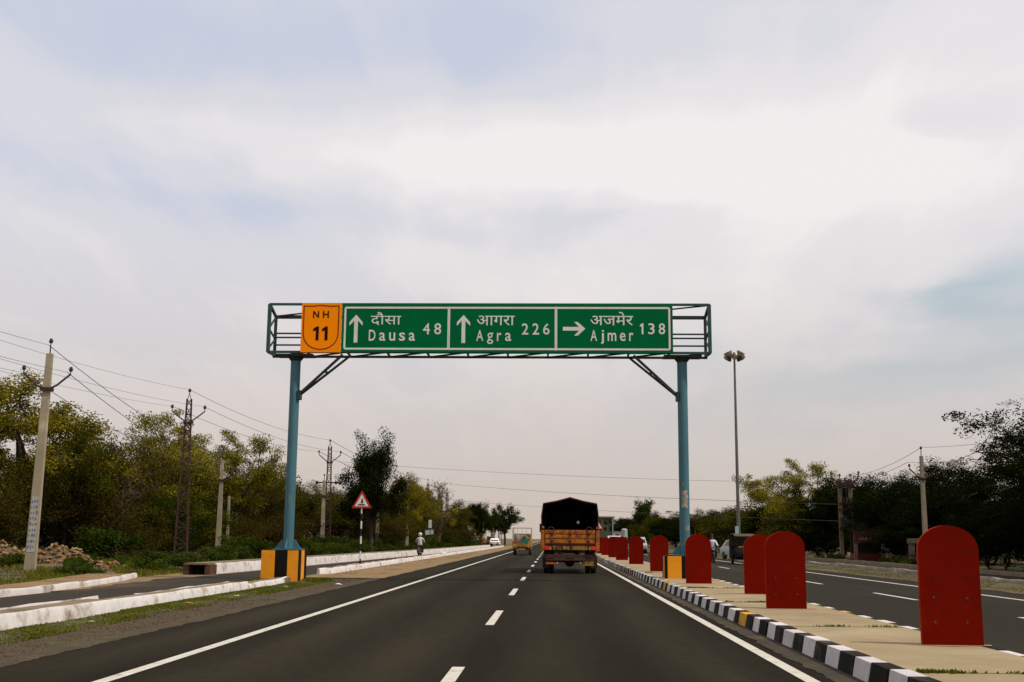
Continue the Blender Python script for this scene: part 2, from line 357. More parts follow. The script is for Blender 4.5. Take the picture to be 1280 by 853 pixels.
for k in range(190):
    y = 7.0 + .618 * k
    t = 'b' if k % 2 else ('y' if k % 26 == 22 else 'w')
    o = link('kerb_stone', km[t], med, (5.175 + rg.uniform(-.008, .008), y + .6, -.03 + rg.uniform(-.008, .006))); o.rotation_euler = (0, 0, math.pi + rg.uniform(-.012, .012))

# ------------------------------------------------------------------ whitewashed kerbs beside the service road
WW = pm('whitewash', (.66, .62, .60), (.53, .49, .46), 3.0, .9, .5, 14, c3=(.22, .15, .09), s3=2.2, t3=(.52, .72), world=True)
WW2 = pm('whitewash_grubby', (.58, .54, .52), (.46, .42, .39), 2.2, .9, .5, 14, c3=(.18, .11, .07), s3=.9, t3=(.50, .68), world=True)
M_fill = pm('kerb_fill_soil', (.21, .15, .085), (.14, .10, .055), 2.0, .95, .5, 20, c3=(.09, .08, .03), s3=.8, t3=(.56, .7), world=True)
def rough_kerb(name, pts, w, h, mat, parent, seed=0, step=.7, z0=-.05, jit=.009):
    """cast kerb following a polyline of its road-side foot, ragged along its length"""
    rg = random.Random(seed); P = [Vector((x, y, 0)) for x, y in pts]
    out = []
    for a, b in zip(P[:-1], P[1:]):
        n = max(1, int((b - a).length / step))
        for i in range(n): out.append(a.lerp(b, i / n))
    out.append(P[-1]); vs = []; fs = []
    for i, p in enumerate(out):
        d = (out[min(i + 1, len(out) - 1)] - out[max(i - 1, 0)]).normalized(); nn = Vector((-d.y, d.x, 0))   # to the left
        j = lambda s=1.0: rg.uniform(-jit, jit) * s
        hh = h + j(1.2)
        for (o_, z) in ((j(), z0), (.02 + j(), hh * .75), (.05 + j(), hh), (w - .03 + j(), hh + j(.5)), (w, z0)):
            q = p + nn * o_; vs.append((q.x, q.y, z))
    for i in range(len(out) - 1):
        for k in range(4): fs.append((i * 5 + k, i * 5 + k + 1, i * 5 + 5 + k + 1, i * 5 + 5 + k))
    e = (len(out) - 1) * 5; fs += [(4, 3, 2, 1, 0), (e, e + 1, e + 2, e + 3, e + 4)]
    return MB().add(vs, fs).build(name, mat, parent, smooth=True)
s1 = thing('kerb_separator', (0, 0, 0), 'whitewashed concrete separator kerb beside the near service road, broken by a joint', 'kerb')
rough_kerb('kerb_block', [(-8.02, 3), (-8.05, 12), (-8.00, 21.45)], .13, .235, WW, s1, 1)
rough_kerb('kerb_block', [(-8.15, 21.68), (-8.10, 31.0)], .13, .20, WW, s1, 2)
rough_kerb('kerb_block', [(-8.09, 31.05), (-8.12, 35.0), (-8.40, 36.9)], .13, .14, WW, s1, 3)
MB().box(-8.62, -8.13, 3, 21.42, -.05, .222).build('soil_fill', M_fill, s1); MB().box(-8.62, -8.20, 21.72, 31, -.05, .187).build('soil_fill', M_fill, s1); MB().box(-8.62, -8.22, 31.05, 36.5, -.05, .13).build('soil_fill', M_fill, s1)
rough_kerb('back_kerb', [(-8.60, 3), (-8.60, 22.0)], .10, .245, WW2, s1, 4)
rough_kerb('back_kerb', [(-8.60, 24), (-8.60, 31)], .10, .195, WW2, s1, 5)
s2 = thing('kerb_separator', (0, 0, 0), 'long whitewashed separator kerb running from the side opening to the distance', 'kerb')
rg = random.Random(5); y = 44.0; k = 0
while y < 195:
    L_ = rg.uniform(7, 11); x = -8.42 + .0008 * (y - 44)
    pts = [(x, y), (x, y + L_ - .05)] if k else [(-8.75, 43.7), (x - .08, 44.2), (x, 45), (x, y + L_ - .05)]
    rough_kerb('kerb_block', pts, .16, .21 + rg.uniform(-.015, .015), WW, s2, 20 + k, .6); y += L_; k += 1
MB().box(-8.95, -8.50, 44.8, y - 1, -.05, .19).build('soil_fill', M_fill, s2)
rough_kerb('back_kerb', [(-8.90, 44.3), (-8.90, y - 1)], .10, .195, WW2, s2, 51, .8)
ka = thing('roadside_kerb', (0, 0, 0), 'low grubby white kerb curving away at the far edge of the service road', 'kerb')
rough_kerb('kerb_block', [(-12.30, 3), (-12.30, 26), (-12.6, 31)], .2, .15, WW2, ka, 6, .5)
rough_kerb('kerb_block', [(-12.62, 31.1), (-13.2, 35.5), (-14.0, 39)], .2, .14, WW2, ka, 7, .5)
ribbon('footpath_soil', [(-13.75, 3), (-13.75, 26), (-14.2, 31), (-15.6, 39)], [(-12.5, 3), (-12.5, 26), (-12.8, 31), (-14.2, 39)], .115, M_sand, ka)
dr = thing('covered_drain', (0, 0, 0), 'whitewashed roadside drain wall with a dark square opening at its near end', 'drain')
dp = [(-12.36, 42.6), (-11.85, 59), (-11.2, 80), (-10.4, 107), (-9.95, 138), (-9.6, 180)]
rough_kerb('drain_wall', dp, .26, .40, WW, dr, 8, .6)
ribbon('wall_foot_soil', [(x, y_) for x, y_ in dp], [(x + .42, y_) for x, y_ in dp], .012, pm('red_soil', (.13, .055, .025), (.085, .04, .02), 1.5, .95, .4, 20, world=True), dr)
rough_kerb('back_wall', [(x - .85, y_) for x, y_ in dp], .2, .36, WW2, dr, 9, 1.0)
M_slab = pm('drain_slab', (.20, .14, .075), (.12, .085, .045), 1.5, .92, .4, 20, world=True)
vs = []; 
for x, y_ in [(-12.36, 41.7)] + dp[:]:
    vs += [(x - .95, y_, .36), (x - .10, y_, .36), (x - .10, y_, .42), (x - .95, y_, .42)]
fs = [(i * 4 + k, i * 4 + (k + 1) % 4, i * 4 + 4 + (k + 1) % 4, i * 4 + 4 + k) for i in range(len(dp)) for k in range(4)] + [(3, 2, 1, 0), tuple(len(vs) - 4 + i for i in range(4))]
MB().add(vs, fs).build('cover_slab', M_slab, dr)
MB().box(-13.35, -13.15, 41.75, 42.7, -.05, .357).box(-12.56, -12.36, 41.75, 42.58, -.05, .357).build('opening_jamb', pm('drain_brick', (.10, .045, .025), (.06, .03, .018), 5, .9, .4, 20), dr)
MB().box(-13.14, -12.57, 43.4, 43.5, -.05, .355).build('drain_back', pm('drain_shade', (.012, .010, .008), None, 3, 1.0), dr)  # near-black sheet behind the opening, shade inside the drain painted in
# right-hand side: two low kerbs beyond the opposite carriageway
kr = thing('roadside_kerb', (0, 0, 0), 'low stained white kerb beyond the opposite carriageway', 'kerb')
M_old = pm('old_concrete', (.30, .24, .17), (.19, .15, .10), 1.4, .92, .5, 16, c3=(.42, .37, .31), s3=.5, t3=(.55, .68), world=True)
rg = random.Random(8); y = 20.0; k = 0
while y < 190:
    L_ = rg.uniform(5, 10); rough_kerb('kerb_block', [(16.15, y + L_ - .08), (16.15, y)], .18, .15 + rg.uniform(-.03, .03), M_old, kr, 70 + k, .8, jit=.022); y += L_; k += 1
kr2 = thing('roadside_kerb', (0, 0, 0), 'second weathered kerb in front of the dark trees on the right', 'kerb')
rough_kerb('kerb_block', [(19.6, 200), (19.4, 90), (19.3, 20)], .25, .20, pm('dull_concrete', (.20, .15, .085), (.12, .09, .055), 1.2, .95, .5, 16, world=True), kr2, 99, 1.2)
ribbon('right_service_road', [(16.4, -20), (16.4, 600)], [(19.2, -20), (19.2, 600)], .022, M_asph2, kind='structure')

# ------------------------------------------------------------------ overhead sign gantry
G_steel = pm('gantry_steel', (.030, .075, .064), (.020, .052, .044), 5, .7, .1, 40, c3=(.07, .05, .03), s3=3, t3=(.62, .75))
G_post = pm('post_blue_paint', (.055, .150, .178), (.044, .124, .150), 1.5, .55, .08, 30, c3=(.16, .20, .19), s3=1.1, t3=(.62, .78), stretch=(2, 2, .6))
G_dark = pm('gantry_dark_steel', (.022, .034, .032), (.016, .024, .022), 5, .6)
SG = pm('sign_green', (.0005, .128, .044), (.0005, .108, .037), .9, .7, 0, spec=.03)
SW = pm('sign_white', (.74, .71, .62), (.62, .60, .52), 2.5, .6)
SO = pm('sign_orange', (1.0, .275, .0015), (.95, .245, .0015), 1.2, .7, spec=.03)
SK = pm('sign_black', (.03, .006, .003), (.02, .005, .003), 3, .8, spec=.03)
GY = 37.30; gz0, gz1 = 7.46, 9.08; gx0, gx1 = -9.50, 5.17; RD = .70     # front plane, bottom/top, ends, depth
gan = thing('sign_gantry', (-2.2, 37.9, 0), 'blue steel overhead road sign gantry spanning the carriageway', 'sign gantry')
gan.location = (0, 0, 0)
def gb(name, segs, mat=G_steel, parent=None, w=.07):
    mb = MB()
    for a, b, *ww in segs: mb.bar(a, b, ww[0] if ww else w)
    return mb.build(name, mat, parent or gan)
fy = GY + .06; ry = GY + .06 + RD; rt = gz1 - .30
gb('front_frame', [((gx0, fy, gz1), (gx1, fy, gz1), .075), ((gx0, fy, gz0), (gx1, fy, gz0), .075), ((gx0, fy, gz0), (gx0, fy, gz1), .11), ((gx1, fy, gz0), (gx1, fy, gz1), .11)])
gb('rear_frame', [((gx0 + .05, ry, rt), (gx1 - .05, ry, rt), .11), ((gx0, ry, gz0 - .05), (gx1, ry, gz0 - .05), .075), ((gx0 + .05, ry, gz0), (gx0 + .05, ry, rt), .09), ((gx1 - .05, ry, gz0), (gx1 - .05, ry, rt), .09)], G_dark)
for z in (gz0 + .34, gz0 + .60, gz0 + .74): gb('rail', [((gx0 + .05, ry - .06, z), (gx1 - .05, ry - .06, z))], G_dark, w=.05)
for x in (gx0, gx1):
    q = x + (.05 if x < 0 else -.05)
    gb('end_frame', [((x, fy, gz1), (q, ry, rt), .08), ((x, fy, gz0), (q, ry, gz0), .07), ((x, fy, gz0 + .8), (q, ry, gz0 + .55), .05), ((x, fy, gz0 + .8), (q, ry, rt), .05), ((x, fy, gz0 + .1), (q, ry, gz0 + .55), .045)], G_steel)
nb = 11; xs = [gx0 + (gx1 - gx0) * i / nb for i in range(nb + 1)]
gb('bottom_bracing', [((xs[i], ry, gz0 - .05), (xs[i + 1], fy, gz0 + .0), .05) for i in range(nb)] + [((x, fy, gz0), (x, ry, gz0 - .05), .06) for x in xs[1:-1]], G_dark)
xt = [gx0 + (gx1 - gx0) * i / 4 for i in range(5)]
gb('top_bracing', [((xt[i], ry, rt + .02), (xt[i + 1], fy, gz1 - .02), .045) for i in range(4)], G_dark)
for px in (-8.62, 4.28):
    bz = .97 if px < 0 else .90
    po = MB().tube((px, 37.68, bz - .02), (px, 37.68, gz0 - .26), .165, .165, 28).build('post', G_post, gan, smooth=True)
    MB().tube((px, 37.68, gz0 - .27), (px, 37.68, gz0 - .10), .165, .30, 16).box(px - .62, px + .62, 37.36, 38.0, gz0 - .115, gz0 - .055).build('capital', G_dark, po)
    for a in range(4):
        dx, dy = ((1, 0), (0, 1), (-1, 0), (0, -1))[a]
        mb = MB(); pr = [(.10, 0), (.42, 0), (.42, .05), (.22, .33), (.10, .33)]
        pts = [(px + dx * r_ + sx * .018 * dy, 37.68 + dy * r_ - sx * .018 * dx, bz + h) for sx in (-1, 1) for r_, h in pr]
        n = 5; mb.add(pts, [tuple(range(n)), tuple(range(2 * n - 1, n - 1, -1))] + [(i, n + i, n + (i + 1) % n, (i + 1) % n) for i in range(n)]).build('base_gusset', G_post, po)
    MB().box(px - .46, px + .46, 37.3, 38.1, bz - .005, bz + .03).build('base_plate', G_post, po)
    s_ = 1 if px < 0 else -1
    x0, x1 = px + s_ * .16, px + s_ * 1.62
    gb('bracket', [((x0, 37.60, 6.06), (x1, fy + .05, gz0 - .08), .075), ((x0, 37.76, 6.06), (x1 + s_ * .08, ry - .05, gz0 - .08), .075), ((px + s_ * 1.02, 37.50, 6.83), (px + s_ * 1.06, 37.88, 6.83), .06), ((px + s_ * .6, 37.54, 6.46), (px + s_ * .62, 37.82, 6.46), .05)], G_dark, po)
    MB().box(min(px + s_ * .12, x0 + s_ * .06), max(px + s_ * .12, x0 + s_ * .06), 37.52, 37.84, 5.90, 6.20).build('bracket_shoe', G_dark, po)
# peeled poster and paint on the right post
po_r = [o for o in gan.children if o.name.startswith('post')][-1]
pb = pm('peeled_paper', (.30, .27, .22), (.10, .10, .085), 9, .9, c3=(.42, .38, .30), s3=7, t3=(.5, .6))
mb = MB(); n = 8
for (a0, a1, z0, z1) in ((4.1, 5.3, 2.42, 2.98), (4.7, 5.6, 1.70, 1.86), (4.3, 4.6, 3.1, 3.22)):
    v = [(4.28 + .168 * math.cos(a0 + (a1 - a0) * i / n), 37.68 + .168 * math.sin(a0 + (a1 - a0) * i / n), z) for z in (z0, z1) for i in range(n + 1)]
    mb.add(v, [(i, i + 1, n + 2 + i, n + 1 + i) for i in range(n)])
mb.build('torn_poster', pb, po_r)

def sign_panel(x0, x1, z0, z1, mat, name, parent, th=.035, rad=0):
    return MB().box(x0, x1, GY - th / 2, GY + th / 2, z0, z1).build(name, mat, parent, bevel=.006)
yF = GY - .0225
# route shield
rs = sign_panel(-8.40, -7.048, 7.435, 9.10, SO, 'route_shield', gan)
def outline(poly, w, y, mat, name, parent):
    P = [Vector((x, 0, z)) for x, z in poly]; n = len(P); vs = []; 
    for i in range(n):
        a = (P[i] - P[i - 1]).normalized(); b = (P[(i + 1) % n] - P[i]).normalized(); t = (a + b).normalized(); nn = Vector((-t.z, 0, t.x)); k = w / 2 / max(.5, nn.dot(Vector((-a.z, 0, a.x))))
        vs += [tuple(P[i] + nn * k + Vector((0, y, 0))), tuple(P[i] - nn * k + Vector((0, y, 0)))]
    return MB().add(vs, [(2 * i, 2 * i + 1, (2 * i + 3) % (2 * n), (2 * i + 2) % (2 * n)) for i in range(n)]).build(name, mat, parent)
cx, hw = -7.735, .585
sh = [(cx - hw, 9.01), (cx - .3, 9.0), (cx, 9.03), (cx + .3, 9.0), (cx + hw, 9.01), (cx + hw, 8.15)] + [(cx + hw * math.cos(t), 8.10 - .56 * math.sin(t) ** .9) for t in [R(8 + 164 * i / 16) for i in range(17)]] + [(cx - hw, 8.15)]
outline(sh, .035, yF, pm('shield_line', (.13, .012, .008), None, 3, .6), 'shield_outline', rs)
letters('lettering', 'N', -8.01, -7.81, 8.60, 8.84, yF, SK, rs, .02); letters('lettering', 'H', -7.68, -7.48, 8.60, 8.84, yF, SK, rs, .02)
def one(x, z0, z1, parent):
    mb = MB(); w = .10; mb.add([(x, yF, z0), (x + w, yF, z0), (x + w, yF, z1), (x + .02, yF, z1), (x - .09, yF, z1 - .08), (x - .09, yF, z1 - .17), (x, yF, z1 - .13)], [(0, 1, 2, 3, 4, 5, 6)]); mb.build('lettering', SK, parent)
one(-7.90, 7.84, 8.31, rs); one(-7.60, 7.84, 8.31, rs)
# green panels
edges = [(-7.04, -3.462), (-3.458, .098), (.102, 3.955)]
GP = []
for a, b in edges: GP.append(sign_panel(a, b, 7.44, 9.085, SG, 'sign_panel', gan))
def strip(x0, x1, z0, z1, parent, name='border'):
    return MB().add([(x0, yF, z0), (x1, yF, z0), (x1, yF, z1), (x0, yF, z1)], [(0, 1, 2, 3)]).build(name, SW, parent)
zb0, zb1, t_ = 7.53, 8.985, .065
def rborder(poly_pts, parent): return MB().add([(x, yF, z) for x, z in poly_pts], [tuple(range(len(poly_pts)))]).build('border', SW, parent)
for i, (a, b) in enumerate(edges):
    l = a + (.08 if i == 0 else .0); r = b - (.08 if i == 2 else .0)
    strip(l + (.05 if i == 0 else 0), r - (.05 if i == 2 else 0), zb1 - t_, zb1, GP[i]); strip(l + (.05 if i == 0 else 0), r - (.05 if i == 2 else 0), zb0, zb0 + t_, GP[i])
    if i == 0:
        rborder([(l, zb0 + .05), (l + .05, zb0), (l + .05, zb0 + t_ + .0), (l + t_, zb0 + t_ + .02), (l + t_, zb1 - t_ - .02), (l + .05, zb1 - t_), (l + .05, zb1), (l, zb1 - .05)], GP[i])
    if i == 2:
        rborder([(r, zb0 + .05), (r, zb1 - .05), (r - .05, zb1), (r - .05, zb1 - t_), (r - t_, zb1 - t_ - .02), (r - t_, zb0 + t_ + .02), (r - .05, zb0 + t_), (r - .05, zb0)], GP[i])
    if i < 2: strip(b - .04, b - .002, zb0 + t_, zb1 - t_, GP[i], 'divider')
    if i > 0: strip(a + .002, a + .04, zb0 + t_, zb1 - t_, GP[i], 'divider')
def up_arrow(x, z0, z1, parent):
    w = .085 / 2 + .02
    MB().add([(x + dx, yF, z) for dx, z in ((-w, z0), (w, z0), (w, z1 - .20), (.22, z1 - .37), (.22, z1 - .25), (0, z1), (-.22, z1 - .25), (-.22, z1 - .37), (-w, z1 - .20))],
             [(0, 1, 2, 8), (8, 2, 5), (2, 3, 4, 5), (8, 5, 6, 7)]).build('arrow', SW, parent)
up_arrow(-6.56, 7.77, 8.71, GP[0]); up_arrow(-2.97, 7.76, 8.71, GP[1])
zc = 8.25
MB().add([(x, yF, z) for x, z in ((.33, zc - .062), (.33, zc + .062), (.86, zc + .062), (.70, zc + .23), (.82, zc + .23), (1.07, zc), (.82, zc - .23), (.70, zc - .23), (.86, zc - .062))],
         [(0, 8, 2, 1), (8, 5, 2), (2, 5, 4, 3), (8, 7, 6, 5)]).build('arrow', SW, GP[2])
def word(s, x0, x1, z0, z1, parent, asc, bold=.010):
    """wide spaced letters placed one by one; asc gives (low,high) fractions of each letter"""
    n = len(s); wd = {'m': 1.5, 'j': .6, 'r': .72, '1': .62, 'A': 1.15, 'D': 1.1}
    ws = [wd.get(ch, 1.0) for ch in s]; gap = .62; tot = sum(ws) + gap * (n - 1); u = (x1 - x0) / tot; x = x0; H_ = z1 - z0
    for ch, w in zip(s, ws):
        lo, hi = 0, 1
        if ch in 'ausmer': hi = .76
        if ch in 'gj': lo = -.27; hi = .76 if ch == 'g' else 1.0
        if ch == '1':
            a = x + w * u * .35; b = a + .06
            MB().add([(a, yF, z0), (b, yF, z0), (b, yF, z1), (a + .015, yF, z1), (a - .055, yF, z1 - .065), (a - .055, yF, z1 - .12), (a, yF, z1 - .095)], [(0, 1, 2, 3, 4, 5, 6)]).build('lettering', SW, parent)
        else: letters('lettering', ch, x, x + w * u, z0 + lo * H_, z0 + hi * H_, yF, SW, parent, .006 if ch == 'g' else bold)
        x += (w + gap) * u
letters('lettering', '\u0926\u094c\u0938\u093e', -6.07, -5.05, 8.355, 8.80, yF, SW, GP[0], .003)
letters('lettering', '\u0906\u0917\u0930\u093e', -2.53, -1.27, 8.355, 8.69, yF, SW, GP[1], .003)
letters('lettering', '\u0905\u091c\u092e\u0947\u0930', 1.24, 2.65, 8.365, 8.82, yF, SW, GP[2], .003)
word('Dausa', -6.12, -4.58, 7.83, 8.20, GP[0], None); word('48', -4.32, -3.71, 8.05, 8.43, GP[0], None)
word('Agra', -2.54, -1.38, 7.83, 8.20, GP[1], None); word('226', -1.03, -.11, 8.05, 8.43, GP[1], None)
word('Ajmer', 1.24, 2.65, 7.84, 8.21, GP[2], None); word('138', 2.88, 3.70, 8.07, 8.44, GP[2], None)
# striped concrete footings
PO = pm('footing_orange', (.80, .300, .006), (.68, .24, .006), 2.4, .85, .25, 25, c3=(.30, .14, .03), s3=2.0, t3=(.6, .75))
PB = pm('footing_black', (.012, .009, .007), (.008, .006, .005), 3, .8, .25, 25, spec=.08)
def footing(x0, x1, y0, y1, z0, z1, label, st, side):
    """plinth with painted vertical bands: st = band breaks on the front, side = on the road side"""
    t = thing('striped_footing', (0, 0, 0), label, 'footing')
    MB().box(x0, x1, y0, y1, z0, z1).build('plinth', PB, t, bevel=.012)
    for a, b in st: MB().box(x0 + a, x0 + b, y0 - .004, y0 + .03, z0 + .01, z1 - .014).build('painted_band', PO, t)
    for a, b in side:
        xs_ = x1 if x0 < 0 else x0
        MB().box(xs_ - .03 if x0 < 0 else xs_ - .004, xs_ + .004 if x0 < 0 else xs_ + .03, y0 + a, y0 + b, z0 + .01, z1 - .014).build('painted_band', PO, t)
    return t
footing(-9.36, -8.14, 37.16, 38.36, -.35, .97, 'orange and black striped footing under the left gantry post', [(.0, .44), (.85, 1.20)], [(.35, .80)])
footing(3.60, 4.96, 37.16, 38.3, .1, .90, 'orange and black striped footing under the right gantry post on the median', [(.06, .50), (.95, 1.36)], [(.4, .8)])

# ------------------------------------------------------------------ red arched boards on the median
RB = pm('board_red_paint', (.160, .0055, .0008), (.124, .0042, .0006), 1.8, .75, .12, 22, c3=(.190, .008, .0015), s3=2.6, t3=(.56, .80), rand=.14, spec=.02)
RBE = pm('board_edge_sunlit', (.40, .045, .006), (.28, .015, .003), 3, .75, rand=.1, spec=.05)  # brighter red for the edges, sunlight on the rim painted in
BH = pm('bolt_hole', (.012, .004, .004), None, 5, .8); BP = pm('bolt_patch', (.10, .035, .02), (.05, .01, .008), 20, .7)
def board_meshes():
    w, h, th = .72, 1.38, .06; r = w / 2
    prof = [(-r, -.05), (r, -.05)] + [(r * math.cos(t), h - r * .80 + r * .80 * math.sin(t)) for t in [math.pi * i / 28 for i in range(29)]]
    mb = MB().prism_y(prof, -th / 2, th / 2); mb.m = [0, 0] + [1] * (len(mb.f) - 2)
    return mb.mesh('panel', [RB, RBE])
bmesh_panel = board_meshes()
hole = MB().tube((0, -.0335, 0), (0, -.027, 0), .016, n=10).mesh('bolt_hole', BH)
patch = MB().tube((0, -.0335, 0), (0, -.027, 0), .018, n=8).mesh('bolt_head', BP)
boards = [(4.76, 14.2, .0, 1.0, 1.02, 'nearest tall red arched board on the median'), (4.23, 21.35, .01, 1.0, 1.0, 'second nearest red arched board, overlapping the one behind it'),
          (4.78, 27.0, -.03, 1.03, .98, 'red arched board half hidden behind the second nearest one'), (4.14, 33.2, .0, 1.0, 1.0, 'red arched board just in front of the right gantry post'),
          (4.16, 45.5, .02, 1.0, 1.0, 'red arched board just beyond the right gantry post'), (4.2, 58.5, -.02, 1.0, 1.0, 'red arched board standing alone before the far overlapping row'),
          (4.16, 69.8, .02, 1.0, 1.0, 'nearest board of the far overlapping red row'), (4.2, 80, 0, 1, 1, 'red arched board in the far overlapping row beside the truck')]
boards += [(4.17 + .04 * math.sin(i), 91 + 11 * i, .02 * math.cos(i * 2), 1, 1, 'red arched board in the far overlapping row beside the truck') for i in range(7)]
for i, (x, y, rz, sx, sz, lb) in enumerate(boards):
    t = thing('median_board', (x, y, .185), lb, 'board', 'red arched boards along the median', rz); t.scale = (sx, 1, sz)
    link('panel', bmesh_panel, t)
    if y < 46:
        q = [(.46 * (1 + .25 * math.sin(k * 2.3 + i)) * math.cos(k * .5236), -.02 + .13 * (1 + .4 * math.sin(k * 1.7 + i)) * math.sin(k * .5236), .004) for k in range(12)]
        MB().add(q, [tuple(range(12))]).build('paint_spill', pm('spilt_red_paint', (.30, .105, .05), (.28, .20, .115), 3.5, .9, world=True), t)
    if y < 60:
        for j, zz in enumerate((1.09, .80, .53, .27)):
            for k, xx in enumerate((-.19, .19)):
                link('bolt_hole' if j < 2 else 'bolt_head', hole if j < 2 else patch, t, (xx + rg.uniform(-.015, .015), 0, zz + rg.uniform(-.02, .02)))

# ------------------------------------------------------------------ poles, wires
CON = pm('pole_concrete', (.30, .25, .165), (.225, .185, .12), 2.0, .9, .3, 25, c3=(.40, .34, .24), s3=1.2, t3=(.55, .7), rand=.12)
RST = pm('rusty_steel', (.060, .024, .016), (.035, .016, .012), 6, .8, .2, 40)
INS = pm('insulator', (.030, .012, .010), None, 6, .35)
def vm(f): return f
def insulator_mb(mb, x, y, z, s=1.0):
    mb.tube((x, y, z), (x, y, z + .12 * s), .02 * s, n=6)
    for h, r_ in ((.12, .065), (.17, .085), (.23, .06)): mb.tube((x, y, z + h * s), (x, y, z + (h + .05) * s), r_ * s, r_ * .75 * s, 10)
    return mb
def concrete_pole(x, y, h, label, group=None, arms=True, lean=(0, 0), w=.30, name='utility_pole', armz=None, onesided=0):
    z = gz(x, y) - .15
    t = thing(name, (x, y, z), label, 'utility pole', group); t.rotation_euler = (lean[1], lean[0], .15)
    H_ = h + .15
    pr = [(-w / 2, 0), (w / 2, 0)]
    mb = MB(); b0, b1, d0, d1 = w / 2, w * .30, w * .32, w * .22
    mb.add([(-b0, -d0, 0), (b0, -d0, 0), (b0, d0, 0), (-b0, d0, 0), (-b1, -d1, H_), (b1, -d1, H_), (b1, d1, H_), (-b1, d1, H_)], [(3, 2, 1, 0), (4, 5, 6, 7), (0, 1, 5, 4), (1, 2, 6, 5), (2, 3, 7, 6), (3, 0, 4, 7)]).build('shaft', CON, t, bevel=.015)
    if arms:
        az_ = H_ - (armz or 1.25); mb = MB(); a = .80
        if onesided != 1: mb.path([(-.05, -.12, az_ - .05), (-.35, -.12, az_ + .1), (-a, -.12, az_ + .52)], .035, 6)
        if onesided != -1: mb.path([(.05, -.12, az_ - .05), (.35, -.12, az_ + .1), (a, -.12, az_ + .52)], .035, 6)
        mb.box(-b0 - .02, b0 + .02, -d0 - .04, d0 + .04, az_ - .09, az_ + .03).build('cross_arm', RST, t)
        for xx in ([-a] if onesided != 1 else []) + ([a] if onesided != -1 else []): insulator_mb(MB(), xx, -.12, az_ + .5).build('insulator', INS, t)
        mb = MB(); mb.tube((0, 0, H_), (0, 0, H_ + .28), .025, n=6); insulator_mb(mb, 0, 0, H_ + .26).build('insulator', INS, t)
    return t
def lattice_pole(x, y, h, label, arms=((0,)), base=.62, group=None, extra=False):
    z = gz(x, y) - .1
    t = thing('lattice_pole', (x, y, z), label, 'utility pole', group); t.rotation_euler.z = .25
    mb = MB(); n = 20; top = .15
    def c(i, f): 
        s = base / 2 * (1 - f) + top * f / 1.0 * .8; s = max(s, top * .8); return Vector(((-s, s, s, -s)[i], (-s, -s, s, s)[i], f * h))
    for i in range(4): mb.bar(c(i, 0), c(i, 1), .085)
    for k in range(n):
        f0, f1 = k / n, (k + 1) / n
        for i in range(4):
            j = (i + 1) % 4
            mb.bar(c(i, f0), c(j, f1), .045) if k % 2 else mb.bar(c(j, f0), c(i, f1), .045)
            if k % 2 == 0: mb.bar(c(i, f0 + .001), c(j, f0 + .001), .05)
    mb.build('lattice_shaft', RST, t)
    mb = MB(); a = .92; az_ = h - 1.35
    for s in (-1, 1): mb.path([(s * .1, -.2, az_ - .02), (s * .45, -.2, az_ + .22), (s * a, -.2, az_ + .62)], .04, 6)
    mb.box(-.26, .26, -.26, .26, az_ - .08, az_ + .02).build('cross_arm', RST, t)
    for s in (-1, 1): insulator_mb(MB(), s * a, -.2, az_ + .62, 1.25).build('insulator', INS, t)
    mb = MB(); mb.tube((-.1, 0, h), (0, 0, h + .3), .02, n=5); mb.tube((.1, 0, h), (0, 0, h + .3), .02, n=5); insulator_mb(mb, 0, 0, h + .26, 1.25).build('insulator', INS, t)
    if extra:
        MB().bar((-1.1, -.25, h - 3.1), (1.1, -.25, h - 3.1), .11).build('cross_arm', RST, t)
        for xx in (-1.0, .6, 1.0): MB().tube((xx, -.25, h - 3.25), (xx, -.25, h - 2.98), .11, .09, 8).build('insulator', INS, t)
    return t
PA = concrete_pole(-18.0, 39.6, 7.65, 'tall concrete pole with blue painted notice, nearest on the left', lean=(.014, 0), w=.37)
bl = pm('blue_lettering_paint', (.05, .11, .22), (.12, .17, .24), 13, .85, c3=(.30, .27, .22), s3=9, t3=(.56, .64), stretch=(1.6, 1, 1))
wp = pm('faded_white_patch', (.40, .37, .33), (.33, .29, .24), 4, .9)
mb = MB(); mb.add([(-.140, -.1225, .85), (.140, -.1225, .85), (.128, -.1135, 2.75), (-.128, -.1135, 2.75)], [(0, 1, 2, 3)]).build('painted_ground', wp, PA)
rgb_ = random.Random(3)
for k in range(9):
    z0 = .95 + k * .195; mb = MB(); yy = -.1275 + (z0 - .85) * .0045
    for q in range(3):
        x0 = -.12 + q * .085 + rgb_.uniform(-.01, .01)
        mb.box(x0, x0 + rgb_.uniform(.03, .06), yy, yy + .002, z0 + rgb_.uniform(0, .05), z0 + rgb_.uniform(.08, .14))
    mb.build('blue_mark', bl, PA)
concrete_pole(-20.9, 72, 6.0, 'pale concrete pole with one bent arm, right of the nearest lattice pole', onesided=1, w=.34)
concrete_pole(-22.6, 80, 3.95, 'short thin concrete pole just right of the one-armed pole', arms=False, w=.24)
concrete_pole(-18.95, 95, 5.9, 'concrete pole with wide bent arms in front of the taller lattice pole', w=.38)
concrete_pole(-28.8, 140, 4.8, 'small distant concrete pole between the gantry post and the lattice pole', arms=False)
concrete_pole(-15.0, 99, 4.95, 'plain concrete pole just right of the triangular warning sign', arms=False, w=.36)
concrete_pole(-16.5, 112, 3.85, 'thin short pole beside the plain pole right of the warning sign', arms=False, w=.2)
concrete_pole(-14.7, 117, 4.8, 'plain concrete pole left of the motorcyclist on the service road', arms=False, w=.34, lean=(.01, 0))
concrete_pole(-16.8, 190, 5.9, 'distant leaning concrete pole left of the red board', arms=False, lean=(.05, 0), w=.4)
concrete_pole(-16.2, 200, 7.5, 'distant concrete pole that carries the red and white board', w=.38)
rgp = random.Random(21)
